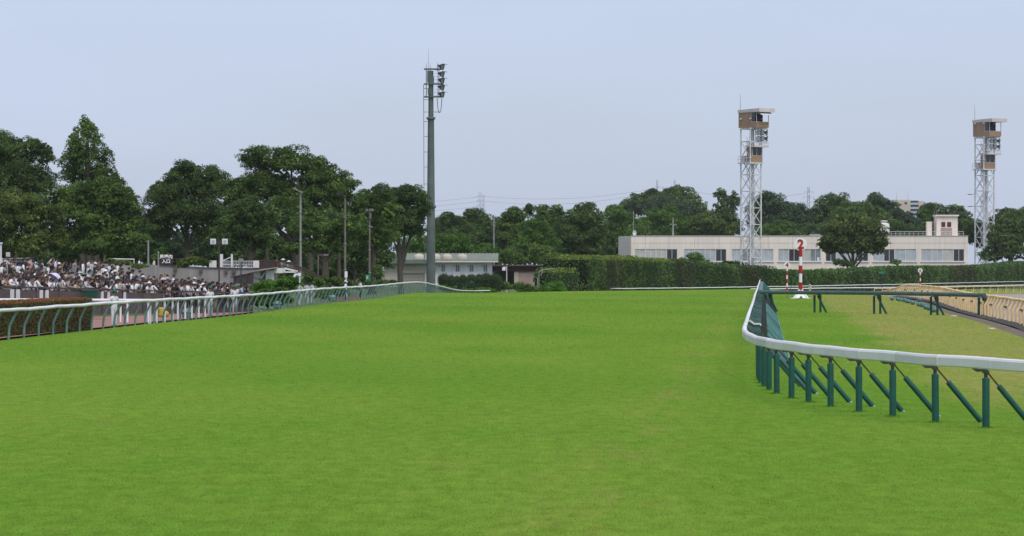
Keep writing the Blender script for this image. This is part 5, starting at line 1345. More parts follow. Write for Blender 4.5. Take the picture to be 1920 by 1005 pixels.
# ------------------------------------------------------------------ people
def skin_body(pose):
    """one continuous body grown from a jointed skeleton; the figure faces +X"""
    V = []; Rr = []; E = []; reg = []
    def v(p, r, par=None, g='torso'):
        V.append(Vector(p)); Rr.append(r if hasattr(r, '__len__') else (r, r))
        if par is not None: E.append((par, len(V) - 1)); reg.append(g)
        return len(V) - 1
    f = pose.get('female', False); ln = pose.get('lean', 0.0); sh = .155 if f else .185
    Lx = lambda z: ln * max(0, z - .95)
    pel = v((0, 0, .94), (.115, .15), None); wa = v((Lx(1.08), 0, 1.08), (.095, .125 if f else .135), pel, 'torso')
    ch = v((Lx(1.28), 0, 1.28), (.105, .15), wa, 'torso'); nb = v((Lx(1.42), 0, 1.42), (.075, .10), ch, 'torso')
    hx = Lx(1.5); nk = v((hx + .01, 0, 1.50), .05, nb, 'neck')
    tilt = pose.get('look', 0.0)
    h1 = v((hx + .03, 0, 1.565), (.072, .066), nk, 'head'); h2 = v((hx + .025 + tilt*.05, 0, 1.635), (.096, .078), h1, 'head'); h3 = v((hx + .015 + tilt*.08, 0, 1.70), (.075, .065), h2, 'head')
    hands = []
    for sy in (1, -1):
        s0 = v((Lx(1.38), sy * sh, 1.375), .062, nb, 'torso')
        el, wr, hd = pose['arm'](sy) if callable(pose['arm']) else pose['arm']
        el, wr, hd = [Vector((p[0], p[1] * sy, p[2])) if not callable(pose['arm']) else Vector(p) for p in (el, wr, hd)]
        a = v(el, .043, s0, 'upper_arm'); b = v(wr, .029, a, 'forearm'); c = v(wr + (hd - wr) * .45, (.036, .022), b, 'hand')
        hands.append((wr, hd))
        hp_ = v((0, sy * .085, .88), .088, pel, 'pelvis')
        st = pose.get('step', 0) * sy
        kn = v((.02 + st * .5, sy * .095, .49), .058, hp_, 'thigh'); an = v((-.01 + st, sy * .10, .09), .038, kn, 'calf'); v((.13 + st, sy * .115, .035), (.04, .03), an, 'foot')
    me = bpy.data.meshes.new('person'); me.from_pydata(V, E, []); o = bpy.data.objects.new('figure', me); COL.objects.link(o)
    sk = o.modifiers.new('s', 'SKIN'); sk.use_smooth_shade = True
    for i, r in enumerate(Rr): me.skin_vertices[0].data[i].radius = r
    me.skin_vertices[0].data[0].use_root = True
    sd = o.modifiers.new('d', 'SUBSURF'); sd.levels = 1
    dg = bpy.context.evaluated_depsgraph_get(); dg.update()
    ev = bpy.data.meshes.new_from_object(o.evaluated_get(dg)); bpy.data.objects.remove(o)
    # which limb does each vertex belong to
    P = np.array([list(x.co) for x in ev.vertices]); best = np.full(len(P), 9.0); lab = np.zeros(len(P), int)
    names = ['torso', 'neck', 'head', 'upper_arm', 'forearm', 'hand', 'pelvis', 'thigh', 'calf', 'foot']
    for (a, b), g in zip(E, reg):
        A, B = np.array(V[a]), np.array(V[b]); d = B - A; t = np.clip(((P - A) @ d) / (d @ d), 0, 1); q = np.linalg.norm(P - (A + t[:, None] * d), axis=1) / ((Rr[a][1] + Rr[b][1]) / 2) ** .5
        m = q < best; best[m] = q[m]; lab[m] = names.index(g)
    # nose, ears, fingers join the same mesh
    bm = bmesh.new(); bm.from_mesh(ev)
    lay = bm.verts.layers.int.new('reg')
    bm.verts.ensure_lookup_table()
    for i, x in enumerate(bm.verts): x[lay] = lab[i]
    ex = MB(); hc = V[h2]
    ex.add([hc + Vector(p) for p in ((.085,.016,-.03),(.085,-.016,-.03),(.118,0,-.028),(.088,0,.022))], [(0,1,2),(0,2,3),(1,3,2)])
    for sy in (1, -1): ex.sphere(hc + Vector((0, sy*.083, -.005)), (.022, .012, .034), 6, 5)
    for sy in (1, -1): ex.sphere(hc + Vector((.083, sy*.032, .018)), (.012, .016, .009), 6, 4, 1)
    ex.box(hc + Vector((.078, 0, -.062)), (.012, .045, .010), 2)
    for wr, hd in hands:
        d = (hd - wr).normalized(); u = d.cross(Vector((0, 0, 1))); u = u.normalized() if u.length > .1 else Vector((0, 1, 0)); w_ = u.cross(d)
        k = wr + d * .075
        for j, (o_, l_) in enumerate(((-.028, .07), (-.010, .082), (.009, .078), (.027, .062))):
            ex.tube([k + u*o_, k + u*o_*1.1 + d*l_*.55 - w_*.006, k + u*o_*1.05 + d*l_ - w_*.026], [.0095, .009, .007], 5)
        ex.tube([wr + d*.03 + u*.03, wr + d*.065 + u*.058 - w_*.01, wr + d*.10 + u*.062 - w_*.02], [.012, .011, .008], 5)
    base_n = len(bm.verts)
    nv = [bm.verts.new(p) for p in ex.v]
    for x in nv: x[lay] = 2
    for fc, mi in zip(ex.f, ex.m):
        try: q = bm.faces.new([nv[i] for i in fc]); q.material_index = mi; q.smooth = True
        except ValueError: pass
    bm.normal_update()
    out = bpy.data.meshes.new('person'); bm.to_mesh(out)
    def shell(sel, push, zmin=-9, zmax=9):
        b2 = bm.copy(); l2 = b2.verts.layers.int['reg']; b2.verts.ensure_lookup_table(); b2.normal_update()
        idx = {names.index(s) for s in sel}
        dele = [fc for fc in b2.faces if any(x[l2] not in idx or x.index >= base_n for x in fc.verts) or not (zmin < fc.calc_center_median().z < zmax)]
        b2.verts.index_update()
        bmesh.ops.delete(b2, geom=dele, context='FACES')
        for x in b2.verts: x.co += x.normal * push
        r = bpy.data.meshes.new('cloth'); b2.to_mesh(r); b2.free(); return r
    res = dict(body=out, shirt=shell(['torso', 'upper_arm'], .014, .9), longshirt=shell(['torso', 'upper_arm', 'forearm'], .016, .9),
               trousers=shell(['pelvis', 'thigh', 'calf', 'torso'], .011, -1, 1.02), head=hc, lean=hx)
    bm.free(); return res

def arms_down(sy): return ((.0, sy*.235, 1.10), (.06, sy*.24, .87), (.10, sy*.235, .74))
def arms_rail(sy): return ((.22, sy*.27, 1.20), (.47, sy*.12, 1.16), (.60, sy*.05, 1.15))
def arms_photo(sy): return ((.18, sy*.24, 1.18), (.30, sy*.10, 1.42), (.33, sy*.05, 1.55))
def arms_high(sy): return ((.22, sy*.24, 1.45), (.32, sy*.12, 1.68), (.36, sy*.06, 1.80))
def arms_front(sy): return ((.05, sy*.24, 1.12), (.26, sy*.12, 1.06), (.36, sy*.03, 1.08))
def arms_back(sy): return ((-.08, sy*.24, 1.12), (-.14, sy*.12, .92), (-.13, sy*.02, .84))
def arm_up(sy): return ((.12, sy*.27, 1.22), (.14, sy*.14, 1.50), (.16, sy*.06, 1.60)) if sy > 0 else ((.05, -.24, 1.12), (.24, -.14, 1.02), (.34, -.08, 1.04))
POSES = {
 'stand': dict(arm=arms_down), 'stand_f': dict(arm=arms_down, female=True), 'rail': dict(arm=arms_rail, lean=.35), 'rail_f': dict(arm=arms_rail, lean=.25, female=True),
 'photo': dict(arm=arms_photo), 'photo_f': dict(arm=arms_photo, female=True), 'high': dict(arm=arms_high, look=.2), 'front_f': dict(arm=arms_front, female=True), 'front': dict(arm=arms_front, lean=.1),
 'guard': dict(arm=arms_back), 'walk': dict(arm=arms_front, step=.14), 'armup_f': dict(arm=arm_up, female=True)}
BODY = {k: skin_body(p) for k, p in POSES.items()}
SKINS = [mat(f'skin_{i}', c, .55, .08, 8.0) for i, c in enumerate(((.33, .20, .145), (.36, .235, .175), (.27, .16, .115)))]
M_eye = mat('eye', (.02, .015, .012), .3, .0); M_lip = mat('lip', (.35, .12, .10), .5, .0)
HAIRC = {'black': mat('hair_black', (.011, .009, .009), .5, .2, 20.0), 'dark brown': mat('hair_brown', (.035, .019, .013), .5, .2, 20.0), 'brown': mat('hair_lightbrown', (.085, .045, .024), .5, .2, 20.0), 'grey': mat('hair_grey', (.23, .22, .21), .6, .2, 20.0)}
CLOTH = {'white': (.66, .66, .68), 'black': (.014, .014, .016), 'dark grey': (.06, .06, .065), 'grey': (.24, .24, .25), 'beige': (.42, .35, .27), 'navy': (.018, .024, .06), 'pink': (.50, .27, .32),
         'brown': (.11, .065, .045), 'light blue': (.26, .35, .48), 'olive': (.10, .10, .06), 'dark red': (.16, .03, .035), 'orange': (.75, .18, .02), 'blue': (.03, .09, .34), 'lavender': (.40, .36, .52), 'cream': (.58, .53, .44), 'light grey': (.42, .43, .45)}
CM = {k: mat('cloth_' + k.replace(' ', '_'), c, .85, .14, 6.0, bump=.2, bscale=30) for k, c in CLOTH.items()}
for b in BODY.values():
    for m in (SKINS[0], M_eye, M_lip): b['body'].materials.append(m)
    for k in ('shirt', 'longshirt', 'trousers'):
        b[k].materials.append(CM['white'])
        for p in b[k].polygons: p.use_smooth = True
def hair_mesh(kind):
    mb = MB(); n, m_ = 14, 9; vs = []
    for i in range(m_ + 1):
        t = PI * .64 * i / m_
        for k in range(n):
            a = 2*PI*k/n; fr = max(0, math.cos(a)); tt = t * (1 - .33 * fr ** 2)      # hairline rises over the face
            wob = 1 + .05 * math.sin(5*a + i) * (i > 1)
            vs.append((.112*math.sin(tt)*math.cos(a)*wob - .008, .094*math.sin(tt)*math.sin(a)*wob, .108*math.cos(tt) + .012))
    fs = [(i*n+k, (i+1)*n+k, (i+1)*n+(k+1)%n, i*n+(k+1)%n) for i in range(m_) for k in range(n)]
    mb.add(vs, fs, 0, True)
    if kind == 'long': mb.tube([(-.055, 0, .03), (-.082, 0, -.08), (-.085, 0, -.2), (-.08, 0, -.29)], [.075, .088, .085, .04], 10)
    if kind == 'bob': mb.tube([(-.035, 0, .02), (-.05, 0, -.06), (-.05, 0, -.11)], [.09, .098, .08], 12)
    if kind == 'bun': mb.sphere((-.13, 0, .04), .045, 8, 6)
    return mb.mesh('hair', HAIRC['black'])
HAIR = {k: hair_mesh(k) for k in ('short', 'long', 'bob', 'bun')}
def hat_mesh(kind):
    mb = MB()
    if kind == 'cap':
        mb.lathe([(.112, .015), (.116, .05), (.10, .10), (.06, .128), (0, .135)], (-.005, 0, .01), 14)
        mb.add([(.09, -.075, .03), (.20, -.05, .012), (.215, 0, .008), (.20, .05, .012), (.09, .075, .03), (.09, -.075, .022), (.20, -.05, .004), (.215, 0, .0), (.20, .05, .004), (.09, .075, .022)],
               [(0,1,2,3,4), (9,8,7,6,5), (0,5,6,1), (1,6,7,2), (2,7,8,3), (3,8,9,4)])
    else:
        mb.lathe([(.215, .0), (.20, .018), (.118, .035), (.112, .08), (.09, .118), (0, .125)], (-.005, 0, .012), 16)
        mb.lathe([(.215, .0), (.118, .022)], (-.005, 0, .012), 16)
    return mb.mesh('hat', CM['white'])
HAT = {k: hat_mesh(k) for k in ('cap', 'sunhat')}
def objmat(o, m, slot=0):
    o.material_slots[slot].link = 'OBJECT'; o.material_slots[slot].material = m
def person(pose, loc, ang, label, shirt, trousers, hair='black', hk='short', hat=None, hatc=None, skin=0, sc=1.0, sleeves=False, group=None, name='person'):
    B = BODY[pose]; o = link(name, B['body'], None, loc); o.rotation_euler = (0, 0, ang); o.scale = (sc,) * 3
    objmat(o, SKINS[skin]); tag(o, label, 'person', group)
    objmat(link('shirt', B['longshirt' if sleeves else 'shirt'], o), CM[shirt]); objmat(link('trousers', B['trousers'], o), CM[trousers])
    hp = B['head']
    if hair: objmat(link('hair', HAIR[hk], o, hp), HAIRC[hair])
    if hat: h = link('hat', HAT[hat], o, hp + Vector((0, 0, .02))); objmat(h, CM[hatc])
    return o

# ---- crowd on the sloping terrace
ORD = ['leftmost', 'second', 'third', 'fourth', 'fifth', 'sixth', 'seventh', 'eighth', 'ninth', 'tenth', '11th', '12th', '13th', '14th', '15th', '16th', '17th', '18th', '19th', '20th', '21st', '22nd', '23rd', '24th',
       '25th', '26th', '27th', '28th', '29th', '30th', '31st', '32nd', '33rd', '34th', '35th', '36th', '37th', '38th', '39th', '40th', '41st', '42nd', '43rd', '44th', '45th', '46th', '47th', '48th', '49th', '50th']
ROWN = ['front', 'second', 'third', 'fourth', 'fifth', 'sixth', 'seventh', 'eighth', 'ninth', 'tenth', '11th', 'back']
rc = random.Random(11)
TOPS = ['white'] * 34 + ['black'] * 42 + ['dark grey'] * 18 + ['grey'] * 5 + ['beige'] * 5 + ['navy'] * 9 + ['pink'] * 2 + ['brown'] * 6 + ['light blue'] * 2 + ['olive'] * 3 + ['dark red'] * 2 + ['cream'] * 4 + ['light grey'] * 4 + ['lavender'] * 1
BOTS = ['black'] * 10 + ['navy'] * 7 + ['dark grey'] * 5 + ['beige'] * 4 + ['white'] * 2 + ['light blue'] * 2 + ['brown'] * 1
rowd = [1.1, 3.8, 7.0, 10.6, 14.6, 19.0, 24.0, 29.5, 35.5, 42.0, 49.0]
crowd_rest = []
count = 0
for r, d in enumerate(rowd):
    px_end = [470, 468, 465, 462, 440, 385, 330, 275, 255, 240, 225][r]
    x = -14 + rc.uniform(0, 12); i = 0
    while x < px_end:
        dd = dbar(x) + d + rc.uniform(-1.1, 1.1) * (r > 0); X = (x - CX) / F * dd
        front = r == 0
        female = rc.random() < .5
        pose = (('rail_f' if female else 'rail') if rc.random() < .75 else ('photo_f' if female else 'photo')) if front else \
               rc.choice(['stand_f'] * 5 + ['photo_f', 'front_f', 'front_f', 'armup_f'] if female else ['stand'] * 5 + ['photo', 'front', 'front', 'high'])
        hair = rc.choice(['black'] * 6 + ['dark brown'] * 4 + ['brown'] * 1 + (['grey'] if not female else []))
        hk = rc.choice(['long', 'long', 'bob', 'bun']) if female else 'short'
        hat = None; hatc = None
        if rc.random() < .13: hat = rc.choice(['cap', 'sunhat']) if not female else 'sunhat'; hatc = rc.choice(['white', 'beige', 'black', 'navy', 'cream', 'black'])
        top, bot = rc.choice(TOPS), rc.choice(BOTS)
        ang = R(-14) + rc.gauss(0, .40)
        sc = rc.uniform(.99, 1.09) * (.96 if female else 1.0)
        head = f'{hatc} hat' if hat else f'{hair} hair'
        keep = not (count >= 300)
        place = 'leaning on the brown barrier' if front and 'rail' in pose else ''
        if keep:
            row = 'in the front row' if r == 0 else f'{ROWN[r]} row back'
            lab = f'person in {top} top with {head}, {ORD[i]} from left in the {ROWN[r]} row' if i else f'person in {top} top with {head}, leftmost in the {ROWN[r]} row'
            person(pose, G(X, dd), ang, lab, top, bot, hair, hk, hat, hatc, rc.randrange(3), sc, rc.random() < .3, 'spectators crowding the terrace')
            count += 1
        else: crowd_rest.append((pose, G(X, dd), ang, top, bot, hair, hk, sc))
        i += 1
        x += rc.uniform(.40, .56) * F / dd * (1.0 if r < 7 else 1.25)
# the remaining back rows: one mass
def mass(items):
    Vs, Fs, Ms, mats_ = [], [], [], []
    def mi(m):
        if m not in mats_: mats_.append(m)
        return mats_.index(m)
    off = 0
    for pose, loc, ang, top, bot, hair, hk, sc in items:
        B = BODY[pose]; M4 = Matrix.Translation(loc) @ Matrix.Rotation(ang, 4, 'Z') @ Matrix.Scale(sc, 4)
        for me, m, tr in ((B['body'], SKINS[1], None), (B['shirt'], CM[top], None), (B['trousers'], CM[bot], None), (HAIR[hk], HAIRC[hair], B['head'])):
            k = mi(m)
            for v_ in me.vertices: Vs.append(M4 @ (v_.co + tr if tr else v_.co))
            for p in me.polygons: Fs.append([a + off for a in p.vertices]); Ms.append(k)
            off += len(me.vertices)
    me = bpy.data.meshes.new('crowd'); me.from_pydata(Vs, [], Fs)
    for m in mats_: me.materials.append(m)
    me.polygons.foreach_set('material_index', Ms); me.polygons.foreach_set('use_smooth', [True] * len(Fs)); me.update()
    tag(link('crowd', me), kind='stuff')
if crowd_rest: mass(crowd_rest)
# individuals who stand out
def at(px, d): X = (px - CX) / F * d; return G(X, d)
person('stand_f', at(56, 268), R(-20), 'person in pink top standing high at the back left of the crowd', 'pink', 'pink', 'brown', 'bun', sc=1.0)
person('stand', at(106, 270), R(-30), 'person in white shirt and grey trousers standing apart at the back, left', 'white', 'grey', 'black')
person('stand', at(167, 275), R(-30), 'person in cream top beside the small railing at the top of the terrace', 'cream', 'beige', 'black')
person('stand', at(178, 276), R(-20), 'person in dark red top just left of the small railing', 'dark red', 'black', 'black')
person('stand_f', at(186, 276), R(-60), 'person in brown top right behind the small railing', 'brown', 'black', 'black', 'bob')
person('walk', at(261, 303), R(0), 'person in white top walking along the upper path left of the entrance sign', 'white', 'grey', 'black')
person('walk', at(289, 303), R(180), 'person in cream top on the upper path close to the entrance sign', 'cream', 'black', 'brown')
person('stand', at(267, dbar(267) + 26), R(-30), 'person in bright orange top in the middle of the crowd', 'orange', 'navy', 'black')
person('stand', at(311, dbar(311) + 26), R(-30), 'person in bright blue top right of the entrance sign pole', 'blue', 'black', 'black', hat='cap', hatc='navy')
person('rail', at(273, dbar(273) + .9), R(-20), 'person in white shirt and broad white sunhat at the barrier left of the sign pole', 'white', 'white', 'black', hat='sunhat', hatc='white')
for i, (px, d, top, hc, lab) in enumerate(((517, 258, 'dark red', None, 'person in red top on the bridge ramp'), (528, 259, 'white', 'white', 'person in white with white hat on the bridge ramp, right of the one in red'),
        (539, 261, 'white', 'white', 'person in white with white hat, third on the bridge ramp'), (545, 262, 'grey', None, 'person in grey top, last of four on the bridge ramp'))):
    p = at(px, d); d = 301.5; p = at(px, d); p.z = CAMZ - ((484.5, 487, 490.5, 493)[i] - HY) * d / F - 1.68
    person('rail_f', p, R(-35), lab, top, 'black', 'black', 'short', 'sunhat' if hc else None, hc)
GU = [(214, 168, 'black', 'guard in white uniform and green cap at the end of the red tipped hedge'), (394, 206, 'white', 'guard in white uniform and green cap with his back to the crowd barrier'),
      (440, 221, 'white', 'guard in white with white sunhat right of the green capped guard at the barrier'), (562, 261, 'light grey', 'person in grey top and trousers behind the rail by the security camera'),
      (575, 266, 'light grey', 'person in pale clothes beside the shrubs behind the rail, left of a matching one'), (586, 269, 'light grey', 'person in pale clothes beside the shrubs behind the rail, right of a matching one'),
      (648, 303, 'white', 'person in white top behind the rail at the foot of the middle light pole'), (676, 322, 'white', 'person in white top behind the rail right of the middle light pole')]
for i, (px, d, top, lab) in enumerate(GU):
    p = at(px, d)
    if i < 3: person('guard', p, R(-60 if i else -50), lab, 'white', 'light grey' if i else 'white', 'black', 'short', 'cap' if i < 2 else 'sunhat', 'white' if i == 2 else 'olive', 0, 1.03, True)
    else: person('front' if i % 2 else 'stand', p, R(-70 + 40 * i), lab, top, 'light grey' if i < 6 else 'navy', 'black', 'short', 'cap' if i == 6 else None, 'white', 1, 1.0, i < 6)
CMg = mat('cloth_cap_green', (.02, .13, .075), .8, .1)
for o in list(bpy.data.objects):
    if o.name.startswith('hat') and o.parent and 'green cap' in o.parent.get('label', ''): objmat(o, CMg)
person('stand', G(49.4, 566), R(-120), 'official in white standing at the far double rails right of the 2 marker', 'white', 'white', 'black', 'short', 'sunhat', 'white')

# ------------------------------------------------------------------ things around the crowd
def barrier():
    a, b = Vector((-30.2, 188.1)), Vector((-17.4, 229)); base = G(a.x, a.y); root = thing('crowd_barrier', 'long dark brown barrier that the front row of spectators leans on', 'barrier', base)
    L_ = (b - a).length; n = 14; P = lambda t, dz=0: Vector((a.x + (b.x - a.x) * t, a.y + (b.y - a.y) * t, .72 - .72 * t + dz)) - base; base.z = 0
    def tpx(px):
        lo, hi = 0, 1
        for _ in range(30):
            t = (lo + hi) / 2
            if CX + (a.x + (b.x - a.x) * t) / (a.y + (b.y - a.y) * t) * F < px: lo = t
            else: hi = t
        return lo
    mb = MB(); mb.sweep([P(k / 28, 1.12) for k in range(29)], [(-.06, -.05), (.06, -.05), (.06, .05), (-.06, .05)]); mb.build('top_rail', M_brownrail, root)
    mb = MB(); mb.box((0, 0, .15), (.09, .09, 1.92)); ME = mb.mesh('post', M_brownrail)
    for k in range(n + 1): link('post', ME, root, P(k / n))
    for k in range(n):
        p0, p1 = P(k / n), P((k + 1) / n); solid = k < 9
        mb = MB()
        if solid:
            mb.bar(p0 + Vector((.0, -.0, .52)), p1 + Vector((0, 0, .52)), .03, .92); mb.bar(p0 + Vector((0, .03, -.55)), p1 + Vector((0, .03, -.55)), .05, 1.16)
            for q in range(1, 7): c = p0 + (p1 - p0) * q / 7 + Vector((0, -.025, .52)); mb.box(c, (.035, .02, .92))
        else:
            for q in range(1, 10): c = p0 + (p1 - p0) * q / 10 + Vector((0, 0, .56)); mb.box(c, (.03, .03, 1.0))
            mb.bar(p0 + Vector((0, 0, .12)), p1 + Vector((0, 0, .12)), .05, .05); mb.bar(p0 + Vector((0, .03, -.28)), p1 + Vector((0, .03, -.28)), .05, .66)
        mb.build('panel', M_brownpanel if solid else M_brownrail, root)
    for i, (px, w_) in enumerate(((20, .42), (31, .42), (75, .36), (86, .36), (190, .3), (202, .3), (232, .3))):
        t = tpx(px); mb = MB(); mb.box(P(t, .72) + Vector((0, -.09, 0)), (w_, .015, .55)); mb.build('notice', M_paper, root)
    t = tpx(159)
    gb = thing('green_board', 'dark green board fixed before the brown barrier', 'board', base + P(t) + Vector((0, -.35, 0))); mb = MB(); mb.box((0, 0, .72), (1.62, .08, .82)); mb.build('panel', M_greenboard, gb)
    mb = MB(); mb.box((0, 0, 1.15), (1.7, .14, .05)); mb.build('cap', M_railgreen, gb)
    mb = MB()
    for x in (-.7, .7): mb.box((x, 0, .16), (.08, .08, .33))
    mb.build('leg', M_steel, gb)
    # low green bench-like box at the far left
    gb = thing('green_box', 'low teal topped box in front of the brown barrier at the left edge', 'box', base + P(tpx(28)) + Vector((0, -2.0, -.05))); mb = MB(); mb.box((0, 0, .3), (1.9, .6, .6)); mb.build('body', M_greenboard, gb); mb = MB(); mb.box((0, 0, .63), (2.0, .7, .06)); mb.build('lid', M_postteal, gb)
barrier()
def white_cross_rail():
    a, b = Vector((-29.6, 184)), Vector((-18.9, 181)); base = G(a.x, a.y); root = thing('white_railing', 'white railing on straight white posts in front of the crowd barrier', 'rail', base)
    P = lambda t, dz=0: G(a.x + (b.x - a.x) * t, a.y + (b.y - a.y) * t, dz) - base
    mb = MB(); mb.tube([P(k / 20, 1.18) for k in range(21)], .085, 10); mb.build('top_rail', M_railwhite, root)
    mb = MB(); mb.tube([(0, 0, -.1), (0, 0, 1.16)], .055, 8); ME = mb.mesh('post', M_white)
    for px in (40, 226, 239, 278): 
        lo, hi = 0, 1
        for _ in range(30):
            t = (lo + hi) / 2; x, y = a.x + (b.x - a.x) * t, a.y + (b.y - a.y) * t
            if CX + x / y * F < px: lo = t
            else: hi = t
        link('post', ME, root, P(t))
    # short return with close-set posts running along the turf rail
    a2, b2 = Vector((-18.9, 181)), Vector((-18.0, 205)); base2 = G(a2.x, a2.y); r2 = thing('white_railing', 'short white railing with close set posts running up beside the turf rail', 'rail', base2)
    P2 = lambda t, dz=0: G(a2.x + (b2.x - a2.x) * t - .35, a2.y + (b2.y - a2.y) * t, dz) - base2
    mb = MB(); mb.tube([P2(k / 12, 1.15) for k in range(13)], .07, 8); mb.build('top_rail', M_railwhite, r2)
    for t in (.02, .12, .25, .38, .47, .6, .72, .85, .97): link('post', ME, r2, P2(t))
white_cross_rail()

def sign_board():
    d = 226; p = at(297, d); root = thing('entrance_sign', 'dark brown entrance sign with two lines of white characters on a grey post', 'sign', p); s = F / d; g = p.z
    Z = lambda y: CAMZ - (y - HY) / s - g
    mb = MB(); mb.tube([(0, 0, 0), (0, 0, Z(473))], .055, 10); mb.lathe([(.07, Z(474)), (.05, Z(472)), (0, Z(471.5))], n=10); mb.build('post', M_concretepole, root)
    mb = MB(); w_ = 26 / s; mb.box((.06 + w_/2, -.01, (Z(476.5) + Z(496)) / 2), (w_, .08, Z(476.5) - Z(496))); bo = mb.build('board', M_signdark, root)
    for k, (body, y) in enumerate((('\u99ac\u5834\u5185', 481.8), ('\u5165\u53e3', 490.3))):
        link('lettering', text_mesh('lettering', body, 8.1 / s, M_disc, .006, .010), bo, (.06 + w_/2, -.06, Z(y)))
    # two-panel speaker/sign post
    d = 240; p = at(411, d); s = F / d; g = p.z; root = thing('twin_panel_post', 'dark post carrying two pale square panels on a red crossbar', 'sign', p)
    Z = lambda y: CAMZ - (y - HY) / s - g
    mb = MB(); mb.tube([(0, 0, 0), (0, 0, Z(449))], .06, 10); mb.build('post', M_brownrail, root)
    mb = MB(); mb.bar((-11 / s, 0, Z(452.5)), (12 / s, 0, Z(452.5)), .07, .12); mb.build('crossbar', M_maroon, root)
    for x0 in (-16.5, 5.5):
        mb = MB(); mb.box(((x0 + 5.3) / s, -.06, Z(452.8)), (10.4 / s, .1, 10.4 / s)); q = mb.build('panel', M_paper, root)
        mb = MB(); mb.box(((x0 + 5.3) / s, -.12, Z(452.2)), (5.2 / s, .012, 3.6 / s)); mb.box(((x0 + 5.3) / s, -.12, Z(456.0)), (7.2 / s, .012, 1.0 / s)); mb.build('symbol', M_glasspale, q)
    # grey speaker box on a stake in front of the parapet
    d = 246; p = at(452, d); s = F / d; g = p.z; root = thing('box_post', 'small grey box on a dark stake before the white parapet', 'box', p); Z = lambda y: CAMZ - (y - HY) / s - g
    mb = MB(); mb.tube([(0, 0, 0), (0, 0, Z(491))], .045, 8); mb.build('post', M_steel, root); mb = MB(); mb.box((0, 0, Z(488)), (.33, .25, .26)); mb.build('box', M_concretepole, root)
sign_board()

